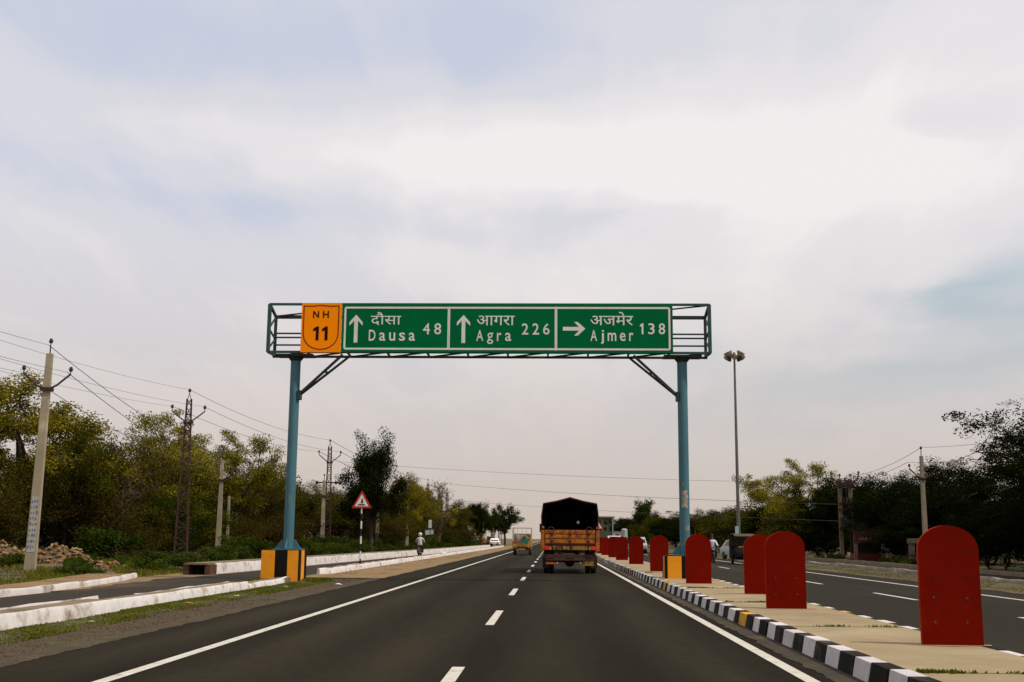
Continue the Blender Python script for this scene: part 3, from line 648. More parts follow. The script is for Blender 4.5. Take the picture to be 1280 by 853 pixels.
for i in range(9):
    concrete_pole(-14.5 + rgp.uniform(-1.5, 1), 225 + 16 * i, 6.0 + rgp.uniform(-.8, .8), 'slim pale pole in the far row along the left roadside', 'far poles along the left roadside', arms=False, w=.35)
LB = lattice_pole(-21.3, 66, 9.3, 'rust brown lattice steel pole, nearest and tallest on the left', base=.72)
LC = lattice_pole(-19.15, 98, 9.1, 'rust brown lattice pole with two levels of arms, left of the dark tree', base=.6, extra=True)
lattice_pole(-16.8, 155, 8.7, 'distant rusty lattice pole beyond the dark tree', base=.6)
lattice_pole(-17.1, 187, 8.8, 'farthest rusty lattice pole with a crossarm on the left', base=.6, extra=True)
concrete_pole(20.95, 66, 6.25, 'concrete pole with two bent arms before the dark trees on the right', w=.30)
# twin transformer pole on the right
tp = thing('transformer_pole', (22.1, 88, gz(22, 88) - .1), 'twin concrete poles with rusty crossbars carrying a transformer, right roadside', 'utility pole'); tp.scale = (.82, .82, .82)
for s in (-1, 1): MB().box(s * .48 - .17, s * .48 + .17, -.13, .13, 0, 7.5).build('shaft', pm('grimy_concrete', (.17, .125, .07), (.10, .075, .045), 1.5, .9, .4, 18), tp, bevel=.02)
for z in (7.1, 5.2, 4.7, 2.9): MB().bar((-.95 if z > 6 else -.7, -.17, z), (.95 if z > 6 else .7, -.17, z), .13).build('crossbar', RST, tp)
mb = MB()
for s in (-1, 1): mb.path([(s * .6, -.17, 7.1), (s * .95, -.17, 7.3), (s * 1.25, -.17, 7.75)], .05, 6)
mb.build('cross_arm', RST, tp)
for xx, zz in ((-1.25, 7.7), (1.25, 7.75), (-.48, 7.5), (.48, 7.5), (0, 7.15)): insulator_mb(MB(), xx, -.17, zz, 1.6).build('insulator', INS, tp)
MB().box(-.42, .42, -.38, .30, 2.98, 4.0).box(-.3, .3, -.42, .34, 4.0, 4.1).build('transformer', pm('transformer_grey', (.045, .045, .042), None, 5, .6), tp, bevel=.03)
MB().box(-.5, .45, -.7, .2, 0, .35).build('plinth', M_old, tp)
MB().box(-.75, .75, -.30, -.05, 6.75, 7.0).box(-.28, -.08, -.35, -.1, 5.3, 5.75).box(.1, .3, -.35, -.1, 5.3, 5.75).bar((-.95, -.2, 7.3), (.95, -.2, 7.3), .1).build('switch_gear', INS, tp)
mb = MB()
for x_ in (-.3, 0, .3): mb.path([(x_, -.3, 6.8), (x_ * 1.4, -.45, 5.6), (x_, -.4, 4.1)], .022, 5)
mb.build('down_lead', INS, tp)
WIRE = pm('wire', (.10, .095, .09), None, 5, .6)
def wire(a, b, sag, label, r=.008, group=None):
    n = 18; a = Vector(a); b = Vector(b)
    pts = [a.lerp(b, i / n) - Vector((0, 0, sag * 4 * (i / n) * (1 - i / n))) for i in range(n + 1)]
    rr = [max(r, .00013 * p.y) if p.y > 0 else r for p in pts]
    return MB().path(pts, min(max(rr), .02), 4).build('overhead_wire', WIRE, label=label, cat='wire', group=group)
b_ = (-21.3, 66); c_ = (-19.15, 98)
zB = 9.3 + gz(*b_) + .45; zC = 9.1 + gz(*c_) + .45
g1 = 'wires strung between the left lattice poles'
for dx, dz, nm in ((0, 0, 'top'), (-.92, -1.0, 'left'), (.92, -1.0, 'right')):
    wire((-23.2 + dx, 26, 9.5 + dz), (b_[0] + dx, b_[1], zB + dz), .55, 'thin %s wire running from the left frame edge to the nearest lattice pole' % nm, group=g1)
    wire((b_[0] + dx, b_[1], zB + dz), (c_[0] + dx, c_[1], zC + dz), .5, 'thin %s wire between the two nearest lattice poles' % nm, .013, g1)
    wire((c_[0] + dx, c_[1], zC + dz), (-16.8 + dx, 155, 9.15 + dz), .6, 'thin %s wire leaving the armed lattice pole towards the dark tree' % nm, .018, g1)
za = 7.65 + gz(-17.85, 39.6) + .3
for dx, dz, nm in ((.40, 0, 'top'), (-.45, -1.0, 'left arm'), (1.15, -.98, 'right arm')):
    wire((-19.5 + dx, 2, 8.6 + dz), (-18.35 + dx, 39.6, za + dz), .55, 'thin wire from the left frame edge to the %s of the near concrete pole' % nm, group='wires on the near concrete pole')
    wire((-18.35 + dx, 39.6, za + dz), (-20.9 + dx * .4, 72, 6.35 + dz), .5, 'thin wire falling from the %s of the near concrete pole into the trees' % nm, .013, 'wires on the near concrete pole')
wire((-18.3, 97.8, 7.75), (22.1, 88, 5.75), .35, 'uppermost of three thin wires crossing high over the road', .012)
wire((-15.9, 155, 8.75), (22.0, 88, 4.15), .35, 'middle one of three thin wires crossing high over the road', .013)
wire((-16.2, 187, 7.5), (22.0, 88, 2.9), .3, 'lowest of three thin wires crossing high over the road', .013)
for dx, dz, nm in ((0, .1, 'top'), (-.8, -.75, 'left'), (.8, -.75, 'right')):
    wire((20.95 + dx, 66, 6.6 + dz), (22.1 + dx, 88, 6.25 + dz * .4), .4, '%s sagging wire between the two right-hand poles' % nm, .013)
    wire((20.95 + dx, 66, 6.6 + dz), (23 + dx, 42, 6.5 + dz), .4, '%s wire from the right-hand pole into the big dark tree' % nm, .012)

# ------------------------------------------------------------------ high mast light
HM = pm('galvanised_pole', (.16, .155, .13), (.11, .105, .09), 2, .5, metal=.3)
hm = thing('light_mast', (15.95, 100, 0), 'very tall slim lamp mast with a ring of floodlights beyond the right carriageway', 'lamp post')
MB().tube((0, 0, -.05), (0, 0, 17.55), .17, .085, 16).build('mast', HM, hm, smooth=True)
MB().ring((0, 0, 17.35), .55, .035, 20, 6, 'z').bar((-.55, 0, 17.35), (.55, 0, 17.35), .05).bar((0, -.55, 17.35), (0, .55, 17.35), .05).build('head_ring', HM, hm)
FLM = pm('floodlight_housing', (.11, .085, .045), (.06, .045, .028), 5, .5); FLG = pm('floodlight_glass', (.50, .42, .30), (.36, .30, .2), 5, .25)
for i in range(10):
    a = 2 * math.pi * i / 10 + .2; d = Vector((math.cos(a), math.sin(a), 0)); zz = 17.35 + (.0 if i % 2 else .32)
    c0 = d * .50 + Vector((0, 0, zz)); c1 = c0 + d * .30 + Vector((0, 0, -.22))
    f_ = MB().tube(c0 + Vector((0, 0, .08)), c1, .10, .25, 12).build('floodlight', FLM, hm)
    MB().tube(c1 + d * .004, c1 + d * .02 - Vector((0, 0, .015)), .22, .21, 12).build('lens', FLG, f_)
MB().box(-.34, -.05, -.36, -.28, 1.9, 2.6).build('notice_plate', pm('plate_cyan', (.35, .50, .52), (.28, .40, .42), 6, .6), hm)

# ------------------------------------------------------------------ triangular warning signs
WR = pm('warn_red', (.45, .020, .012), (.36, .014, .010), 3, .5); WWh = pm('warn_white', (.78, .74, .68), (.66, .62, .56), 4, .6); WBk = pm('warn_black', (.012, .011, .010), None, 4, .6); WWp = pm('pole_white', (.72, .68, .64), (.60, .56, .52), 4, .7)
def warn_sign(x, y, z, hpole, s, label):
    t = thing('warning_sign', (x, y, z), label, 'road sign')
    h = s * .866; zb = hpole - h
    pl = MB().prism_y([(-s / 2, zb), (s / 2, zb), (0, zb + h)], -.012, .012).build('triangle_plate', WR, t, bevel=.004)
    k = .68; zc = zb + h / 3
    tri = [(-s / 2 * k, zc - h / 3 * k), (s / 2 * k, zc - h / 3 * k), (0, zc + h * 2 / 3 * k)]
    MB().add([(a, -.0165, b) for a, b in tri], [(0, 1, 2)]).build('white_field', WWh, pl)
    def fig(pts, nm='symbol'): MB().add([(a * s, -.0205, zb + b * s) for a, b in pts], [tuple(range(len(pts)))]).build(nm, WBk, pl)
    fig([(-.06, .255), (.075, .255), (.065, .33), (.09, .34), (.05, .40), (.035, .47), (.0, .50), (-.02, .46), (.0, .42), (-.045, .36), (-.02, .33)])
    for i, a in enumerate((-.17, -.085, .0, .085)):
        fig([(a - .01, .15), (a + .07, .15), (a + .065, .205), (a + .03, .225), (a, .205)])
    fig([(-.21, .135), (.21, .135), (.21, .15), (-.21, .15)])
    n = 9; L_ = zb + h * .55
    for i in range(n):
        a, b = -.1 + (L_ + .1) * i / n, -.1 + (L_ + .1) * (i + 1) / n
        MB().tube((0, .047, a), (0, .047, b), .035, n=10).build('pole_band', WBk if i % 2 == 0 else WWp, t, smooth=True)
    return t
warn_sign(-8.66, 52.2, .19, 3.30, .92, 'red triangular warning sign on a black and white pole, left separator')
warn_sign(4.2, 107, .18, 3.0, 1.0, 'distant red triangular warning sign on the median, right of the truck')
# ------------------------------------------------------------------ vehicles
TY = pm('tyre_rubber', (.012, .011, .010), (.020, .017, .014), 8, .85); RIM = pm('rim_steel', (.10, .085, .06), (.06, .05, .035), 6, .6)
CHS = pm('chassis_grime', (.018, .013, .009), (.035, .022, .013), 6, .85); GL = pm('dark_glass', (.012, .014, .014), None, 3, .15, spec=.35)
TLR = pm('tail_red', (.75, .035, .02), (.6, .02, .012), 8, .25); AMB = pm('amber_lens', (.62, .24, .02), None, 8, .3); CHR = pm('bright_metal', (.5, .5, .48), None, 6, .3, metal=.7)
def wheel(mbname, parent, x, y, r, w, rim=.55, dual=False):
    t = MB().tube((x - w / 2, y, r), (x + w / 2, y, r), r, n=24).build(mbname, TY, parent, smooth=True, bevel=.02)
    MB().tube((x - w / 2 - .006, y, r), (x + w / 2 + .006, y, r), r * rim, n=16).build('rim', RIM, t)
    return t
def main_truck():
    t = thing('cargo_truck', (.72, 47.4, 0), 'orange tarpaulin-covered cargo truck seen from behind in the right lane', 'truck')
    OR = pm('truck_orange', (.50, .165, .009), (.32, .088, .006), 3.5, .6, .15, 25, c3=(.11, .032, .010), s3=3.2, t3=(.50, .66))
    ORD = pm('truck_red_orange', (.36, .055, .010), (.25, .035, .008), 4, .6, .1, 25, c3=(.12, .03, .01), s3=3, t3=(.52, .68)); YE = pm('truck_yellow', (.36, .19, .02), (.24, .115, .015), 7, .6, c3=(.06, .03, .012), s3=6, t3=(.50, .60))
    TP = pm('black_tarpaulin', (.014, .011, .008), (.026, .019, .012), 2.5, .75, .6, 5); TR = pm('tarp_trim', (.10, .022, .012), (.06, .016, .01), 5, .8)
    hw, L_ = 1.12, 6.0
    # tarpaulin shell: profile with sagging ridge, sides bulging, open at the back
    def prof(y, g=0):
        s = .03 * math.sin(y * 2.3)
        return [(-hw - .03 - g, 1.66), (-hw - .045 - g + s * .6, 2.3), (-hw + .03 - g, 2.80 + s), (-.55, 2.90 + s * .6), (0, 3.05 + s + g), (.55, 2.90 + s * .6), (hw - .03 + g, 2.80 + s), (hw + .03 + g - s * .6, 2.3), (hw + .01 + g, 1.66)]
    ys = [i * .5 for i in range(13)]; vs = []; k = 9
    for y in ys: vs += [(x, y, z) for x, z in prof(y)]
    o2 = len(vs)
    for y in ys: vs += [(x * .985, y, z - (.025 if z > 2.5 else 0)) for x, z in prof(y)]
    fs = []
    for i in range(len(ys) - 1):
        for j in range(k - 1):
            a = i * k + j; fs += [(a, a + 1, a + k + 1, a + k), (o2 + a + k, o2 + a + k + 1, o2 + a + 1, o2 + a)]
    for j in range(k - 1): fs.append((j, o2 + j, o2 + j + 1, j + 1))
    tp_ = MB().add(vs, fs).build('tarpaulin', TP, t)
    pts = [(x * 1.004, -.012, z + .012) for x, z in prof(0)]
    MB().path(pts[2:7], .035, 6).build('trim_rope', TR, tp_)
    MB().path(pts[:3], .02, 5).build('edge_rope', TP, tp_); MB().path(pts[6:], .02, 5).build('edge_rope', TP, tp_)
    # front wall inside, without an opening
    f = MB(); h = (.22, .36, 2.02, 2.16)
    f.box(-hw - .03, hw + .03, 5.95, 6.0, .95, 2.8).build('front_tarp', TP, t)
    MB().path([(.35, .5, 2.9), (.36, .5, 2.3), (.33, .5, 2.1)], .006, 5).build('cord', CHS, t); MB().ball((.34, .5, 2.07), .06, 1.1, 10, 7, .95, .6).build('daylight_spot_ball', pm('daylight_spot_white', (.7, .68, .64), None, 9, .9), t)  # pale ball on a cord, added to stand in for a bright daylight spot
    MB().prism_y([(-hw, 2.8), (hw, 2.8), (0, 3.02)], 5.95, 6.0).build('front_gable', TP, t)
    for y in (1.5, 3.0, 4.5): MB().path([(-hw + .06, y, 1.7), (-hw + .1, y, 2.74), (0, y, 2.95), (hw - .1, y, 2.74), (hw - .06, y, 1.7)], .03, 6).build('roof_hoop', CHS, t)
    # body
    MB().box(-hw + .02, hw - .02, .04, L_ - .02, .96, 1.06).build('cargo_floor', CHS, t)
    for s in (-1, 1):
        sb = MB().box(s * hw - .03, s * hw + .03, .06, L_, 1.02, 1.74).build('side_board', OR, t, bevel=.01)
        for i in range(7): MB().box(s * (hw + .05) - .03, s * (hw + .05) + .03, .1 + i * .95, .2 + i * .95, .98, 1.78).build('stake', ORD, sb)
        MB().box(s * hw - .075, s * hw + .075, -.06, .06, .90, 1.74).build('corner_post', OR, t, bevel=.02)
        MB().tube((s * (hw - .02), -.02, 1.80), (s * (hw - .02), .05, 1.90), .06, .03, 8).build('post_finial', ORD, t)
    tg = thing_part = MB().box(-hw + .10, hw - .10, -.015, .035, 1.18, 1.76).build('tailgate', ORD, t)
    for z0, z1, m in ((1.60, 1.745, OR), (1.42, 1.565, OR), (1.225, 1.385, OR)):
        MB().box(-hw + .11, hw - .11, -.045, -.016, z0, z1).build('plank', m, tg, bevel=.012)
    for x in (-.74, 0, .74):
        MB().box(x - .035, x + .035, -.07, -.045, 1.22, 1.75).build('hinge_strap', ORD, tg)
        for z in (1.58, 1.29): MB().tube((x, -.09, z), (x, -.06, z), .055, n=10).build('latch', CHS, tg)
    for s in (-1, 1): MB().ring((s * .78, -.03, 1.74), .13, .022, 14, 6, 'y').build('grab_ring', CHS, tg)
    # lamp board, bumper
    lb = MB().box(-hw + .02, hw - .02, -.03, .05, .93, 1.16).build('lamp_board', CHS, t)
    MB().box(.06, .72, -.045, -.031, .96, 1.12).build('yellow_panel', YE, lb); MB().box(-.70, -.36, -.045, -.031, .97, 1.11).build('yellow_panel', YE, lb); MB().box(-.30, -.02, -.045, -.031, .97, 1.11).build('yellow_panel', YE, lb)
    for s in (-1, 1):
        MB().box(s * .94 - .10, s * .94 + .10, -.09, -.031, .95, 1.10).build('tail_lamp', TLR, lb, bevel=.02)
        MB().box(s * .80 - .035, s * .80 + .035, -.08, -.031, .96, 1.08).build('indicator', AMB, lb, bevel=.012)
    MB().box(-hw + .05, hw - .05, .0, .08, .62, .78).build('under_beam', pm('beam_brown', (.07, .025, .012), (.04, .018, .01), 5, .8), t)
    MB().box(-1.0, 1.02, -.02, .06, .52, .585).build('bumper', MATS['beam_brown'], t, bevel=.012)
    MB().box(.52, .98, -.045, -.025, .33, .50).build('number_plate', YE, t); MB().box(-.98, -.62, -.045, -.025, .38, .46).build('reflector', pm('refl_orange', (.45, .10, .02), None, 8, .5), t)
    for x in (-.52, .42): MB().tube((x, .0, .44), (x, .03, .44), .04, n=10).build('reflector_disc', CHR, t)
    for s in (-1, 1): MB().box(s * .38 - .05, s * .38 + .05, .02, 7.6, .70, .93).build('chassis_rail', CHS, t)
    MB().tube((-.9, 1.3, .50), (.9, 1.3, .50), .07, n=8).ball((0, 1.3, .46), .21, 1.0, 12, 8).build('rear_axle', CHS, t)
    for x in (-.98, .98):
        wheel('wheel', t, x, 1.3, .5, .20); wheel('wheel', t, x - (.23 if x > 0 else -.23), 1.3, .5, .20)
        wheel('wheel', t, x, 6.7, .5, .24)
        MB().box(x - .14, x + .14, .48, .50, .22, .70).build('mud_flap', CHS, t)
    cb = MB().box(-1.08, 1.08, 6.15, 7.75, .75, 2.55).build('cab', OR, t, bevel=.08)
    MB().box(-.9, .9, 7.74, 7.765, 1.5, 2.3).build('windscreen', GL, cb)
    for s in (-1, 1):
        MB().box(s * 1.075 - .01, s * 1.075 + .01, 6.6, 7.4, 1.55, 2.2).build('side_window', GL, cb)
    MB().box(-1.33, -1.16, 7.55, 7.60, 1.7, 2.1).bar((-1.08, 7.58, 2.05), (-1.3, 7.58, 2.05), .025).build('wing_mirror', CHS, cb)
    return t
main_truck()
def small_truck():
    t = thing('pickup_truck', (-2.62, 100, 0), 'small yellow cargo truck with tall white cage and coloured load, left lane', 'truck')
    Y_ = pm('pickup_yellow', (.42, .25, .05), (.30, .17, .035), 4, .6, c3=(.2, .07, .03), s3=3, t3=(.55, .65)); WH = pm('cage_white', (.48, .46, .42), (.36, .34, .3), 5, .6)
    hw = .80
    MB().box(-hw, hw, 0, 2.9, .62, .72).build('cargo_floor', CHS, t)
    for s in (-1, 1): MB().box(s * hw - .025, s * hw + .025, 0, 2.9, .72, 1.22).build('side_board', Y_, t)
    tg = MB().box(-hw, hw, -.03, .02, .70, 1.20).build('tailgate', Y_, t, bevel=.015)
    MB().box(-.35, .35, -.05, -.031, .80, .98).build('painted_panel', pm('panel_red', (.30, .06, .03), (.32, .2, .08), 9, .6), tg)
    MB().box(-.78, -.02, -.052, -.031, 1.03, 1.18).build('red_sheet', pm('load_red', (.35, .06, .02), None, 4, .7), tg); MB().box(.0, .52, -.055, -.031, 1.0, 1.30).build('green_sheet', pm('load_green', (.015, .16, .10), None, 4, .7), tg)
    cg = MB()
    for s in (-1, 1):
        for y in (0, .95, 1.9, 2.85): cg.bar((s * hw, y, 1.2), (s * hw, y, 2.30), .055)
        cg.bar((s * hw, 0, 2.30), (s * hw, 2.9, 2.30), .05); cg.bar((s * hw, 0, 1.75), (s * hw, 2.9, 1.75), .035)
    cg.bar((-hw, 0, 2.30), (hw, 0, 2.30), .06); cg.bar((-hw, 2.85, 2.30), (hw, 2.85, 2.30), .06)
    for x in (-.4, 0, .4): cg.bar((x, 0, 1.22), (x, 0, 2.3), .03)
    cg.build('cage', WH, t)
    for i, (x, y, w, h, c) in enumerate(((-.40, .5, .55, .62, (.22, .20, .17)), (.25, .45, .6, .55, (.10, .07, .05)), (0, 1.4, 1.3, .6, (.15, .11, .08)), (.1, 2.3, 1.1, .5, (.2, .17, .13)))):
        MB().ball((x, y, 1.05 + h / 2), w / 2, h / w * 1.3, 10, 7, 1.0, .8).build('load_bundle', pm('load_%d' % i, c, None, 6, .9, .5, 8), t)
    MB().box(-.78, .78, -.02, .04, .44, .56).build('bumper', CHS, t)
    for s in (-1, 1):
        MB().box(s * .62 - .1, s * .62 + .1, -.05, -.02, .58, .68).build('tail_lamp', TLR, t)
        wheel('wheel', t, s * .66, .65, .30, .17); wheel('wheel', t, s * .66, 3.9, .30, .17)
        MB().box(s * .3 - .04, s * .3 + .04, .02, 3.9, .40, .60).build('chassis_rail', CHS, t)
    MB().box(-.3, .3, -.045, -.021, .45, .55).build('number_plate', Y_, t)
    cb = MB().box(-.78, .78, 3.0, 4.3, .45, 1.85).build('cab', Y_, t, bevel=.08); MB().box(-.6, .6, 2.985, 3.0, 1.3, 1.7).build('rear_window', GL, cb)
small_truck()
def car(x, y, rz, label, colr, L_=4.0, w=1.62, h=1.45, cat='car', boxy=False, name='car'):
    t = thing(name, (x, y, 0), label, cat, rz=rz)
    m = pm('car_paint_' + ''.join('%02d' % int(c * 99) for c in colr), colr, tuple(c * .92 for c in colr), 3, .35, spec=.5)
    hw = w / 2
    if boxy: pr = [(0, .30), (0, .95), (.10, h - .05), (.3, h), (L_ - 1.0, h), (L_ - .35, 1.02), (L_ - .02, .88), (L_, .30)]
    else: pr = [(0, .32), (0, .82), (.35, .90), (.85, h - .04), (1.3, h), (L_ - 1.75, h - .02), (L_ - 1.05, .92), (L_ - .15, .78), (L_, .55), (L_, .30)]
    def off(z): return hw - (.16 * max(0, (z - .9) / (h - .9)))
    n = len(pr); vs = [(-off(z), y_, z) for y_, z in pr] + [(off(z), y_, z) for y_, z in pr]
    MB().add(vs, [tuple(range(n)), tuple(range(2 * n - 1, n - 1, -1))] + [(i, n + i, n + (i + 1) % n, (i + 1) % n) for i in range(n)]).build('body', m, t, bevel=.05, smooth=True)
    # glass
    if boxy:
        MB().add([(-hw + .2, -.012 + .03, 1.02), (hw - .2, -.012 + .03, 1.02), (hw - .25, .075, h - .15), (-hw + .25, .075, h - .15)], [(0, 1, 2, 3)]).build('rear_window', GL, t)
        MB().add([(-hw + .14, L_ - .38, 1.08), (hw - .14, L_ - .38, 1.08), (hw - .24, L_ - .93, h - .08), (-hw + .24, L_ - .93, h - .08)], [(0, 1, 2, 3)]).build('windscreen', GL, t)
    else:
        MB().add([(-hw + .16, .395, .96), (hw - .16, .395, .96), (hw - .24, .81, h - .1), (-hw + .24, .81, h - .1)], [(0, 1, 2, 3)]).build('rear_window', GL, t)
        MB().add([(-hw + .13, L_ - 1.06, .97), (hw - .13, L_ - 1.06, .97), (hw - .24, L_ - 1.66, h - .07), (-hw + .24, L_ - 1.66, h - .07)], [(0, 1, 2, 3)]).build('windscreen', GL, t)
    for s in (-1, 1):
        y0, y1 = (.5, L_ - 1.2) if boxy else (1.05, L_ - 1.75)
        MB().add([(s * (off(1.0) + .012), y0 - .15, 1.0), (s * (off(1.0) + .012), y1 + .4, 1.0), (s * (off(h - .12) + .012), y1, h - .12), (s * (off(h - .12) + .012), y0 + .1, h - .12)], [(0, 1, 2, 3)]).build('side_window', GL, t)
        MB().box(s * (hw - .17) - .13, s * (hw - .17) + .13, -.02, .03, .62, .80).build('tail_lamp', TLR, t)
        MB().box(s * (hw - .22) - .14, s * (hw - .22) + .14, L_ - .05, L_ + .015, .58, .72).build('headlight', CHR, t)
        for yy in (.75, L_ - .8): wheel('wheel', t, s * (hw - .08), yy, .29, .18)
    MB().box(-hw + .05, hw - .05, -.035, .0, .34, .52).build('bumper', CHS, t); MB().box(-hw + .05, hw - .05, L_, L_ + .035, .32, .48).build('bumper', CHS, t)
    MB().box(-.25, .25, -.05, -.036, .40, .50).build('number_plate', WWh, t); MB().box(-.25, .25, L_ + .036, L_ + .05, .36, .46).build('number_plate', WWh, t)
    return t
car(-10.0, 200, -.02, 'white car far off where the service road meets the verge', (.72, .70, .68))
car(13.55, 89.5, math.pi + .25, 'silver car standing behind the auto rickshaw on the opposite side', (.36, .40, .36), boxy=False)
car(16.45, 84, math.pi, 'cream car just showing right of the second red board', (.62, .58, .50), 3.6, 1.45, 1.30)
car(9.0, 124, math.pi, 'white van half hidden between two red boards on the opposite carriageway', (.40, .39, .36), 4.2, 1.5, 1.66, 'van', True, 'van')
car(7.9, 152, math.pi, 'distant white van whose roof shows above the far red boards', (.74, .72, .70), 4.6, 1.8, 1.85, 'van', True, 'van')
car(-.6, 185, 0, 'distant red van far ahead beside the truck', (.48, .05, .02), 4.6, 1.7, 2.2, 'van', True, 'van')
car(-12.5, 205, .1, 'dark orange car parked by the far green shed', (.30, .07, .03), 3.6, 1.5, 1.5)
def rickshaw(x, y, rz, label):
    t = thing('auto_rickshaw', (x, y, 0), label, 'auto rickshaw', rz=rz)
    BKp = pm('rickshaw_black', (.010, .010, .009), None, 4, .8, spec=.05); YLp = pm('rickshaw_yellow', (.40, .22, .03), (.3, .16, .02), 4, .6); CVS = pm('rickshaw_canvas', (.10, .065, .03), (.05, .035, .018), 5, .9)
    # local +y = front
    bd = MB(); bd.prism_x([(0, .35), (0, 1.0), (.25, 1.05), (1.3, .62), (1.35, .35)], -.65, .65); bd.build('rear_body', BKp, t, bevel=.04)
    MB().prism_x([(1.75, .30), (1.72, 1.02), (2.0, 1.02), (2.35, .70), (2.4, .42)], -.58, .58).build('front_cowl', BKp, t, bevel=.05)
    MB().box(-.6, .6, .5, 2.3, .28, .36).build('floor', BKp, t)
    MB().box(-.56, .56, .25, .95, .62, .82).build('bench_seat', pm('seat_brown', (.06, .03, .02), None, 5, .7), t, bevel=.04); MB().box(-.25, .25, 1.2, 1.5, .55, .75).build('driver_seat', MATS['seat_brown'], t, bevel=.04)
    vs = []
    for x_ in (-.66, .66): vs += [(x_, -.02, 1.0), (x_, .05, 1.66), (x_ * .94, .3, 1.80), (x_ * .94, 1.5, 1.78), (x_ * .9, 1.85, 1.66)]
    cv = MB().add(vs + [(a, b + .0, c - .035) for a, b, c in vs], [(i, i + 1, i + 6, i + 5) for i in range(4)] + [(i + 10, i + 15, i + 16, i + 11) for i in range(4)] + [(0, 5, 15, 10), (4, 14, 19, 9)] + [(i, i + 10, i + 11, i + 1) for i in range(4)] + [(i + 5, i + 6, i + 16, i + 15) for i in range(4)]).build('canopy', CVS, t)
    MB().add([(-.55, 1.86, 1.62), (.55, 1.86, 1.62), (.42, 1.99, 1.05), (-.42, 1.99, 1.05)], [(0, 1, 2, 3)]).build('windscreen', pm('rickshaw_cabin_shade', (.008, .008, .007), None, 3, .9, spec=.02), t)  # opaque matte black sheet, shade of the cabin behind painted into it
    fr = MB()
    for s in (-1, 1): fr.bar((s * .58, 1.84, 1.66), (s * .44, 1.99, 1.02), .04); fr.bar((s * .62, 1.0, .9), (s * .62, 1.0, 1.76), .035)
    fr.build('frame', BKp, t)
    MB().box(-.40, .40, 1.98, 2.03, .98, 1.06).build('yellow_trim', YLp, t)
    MB().tube((0, 2.36, .80), (0, 2.46, .80), .09, n=12).build('headlight', CHR, t)
    wheel('wheel', t, 0, 2.25, .24, .11); wheel('wheel', t, -.55, .55, .24, .12); wheel('wheel', t, .55, .55, .24, .12)
    MB().box(-.12, .12, 2.05, 2.45, .46, .56).build('mudguard', BKp, t, bevel=.03)
    return t
rickshaw(11.45, 71.5, math.pi, 'dark auto rickshaw with tan canopy, partly behind a red board')

# ---- riders and motorcycles
SKN = pm('skin', (.16, .085, .05), (.13, .07, .042), 9, .6)
def skin_body(verts, edges, radii, root, name, mats, pick, sub=1):
    me = bpy.data.meshes.new('tmp'); me.from_pydata(verts, edges, []); o = bpy.data.objects.new('tmp', me); col.objects.link(o)
    m = o.modifiers.new('s', 'SKIN'); m.use_smooth_shade = True
    for i, r_ in enumerate(radii):
        d = me.skin_vertices[0].data[i]; d.radius = r_ if isinstance(r_, tuple) else (r_, r_); d.use_root = (i == root)
    s = o.modifiers.new('d', 'SUBSURF'); s.levels = sub; s.render_levels = sub
    dg = bpy.context.evaluated_depsgraph_get(); out = bpy.data.meshes.new_from_object(o.evaluated_get(dg)); bpy.data.objects.remove(o)
    out.name = name; out.materials.clear()
    for k in mats: out.materials.append(k)
    for p in out.polygons: p.material_index = pick(p.center); p.use_smooth = True
    return out
def rider_mesh(name, shirt, trousers):
    # seated, +y forward, origin on the ground under the saddle
    V_ = [(0, 0, .80), (0, .02, 1.0), (0, .06, 1.22), (0, .09, 1.36), (0, .11, 1.45), (0, .13, 1.56), (0, .13, 1.68)]
    E_ = [(0, 1), (1, 2), (2, 3), (3, 4), (4, 5), (5, 6)]; Rr = [(.17, .13), (.16, .12), (.19, .13), (.13, .10), .055, .095, .075]
    for s in (-1, 1):
        b = len(V_); V_ += [(s * .20, .08, 1.34), (s * .30, .22, 1.12), (s * .30, .46, 1.03), (s * .30, .54, 1.02)]; E_ += [(3, b), (b, b + 1), (b + 1, b + 2), (b + 2, b + 3)]; Rr += [.075, .058, .042, .035]
        b = len(V_); V_ += [(s * .12, .05, .78), (s * .22, .42, .70), (s * .20, .22, .34), (s * .20, .36, .30)]; E_ += [(0, b), (b, b + 1), (b + 1, b + 2), (b + 2, b + 3)]; Rr += [.10, .075, .055, .04]
    pick = lambda c: 2 if c.z > 1.44 or (c.y > .40 and c.z > .95) else (0 if c.z > .88 else 1)
    return skin_body(V_, E_, Rr, 0, name, [shirt, trousers, SKN], pick)
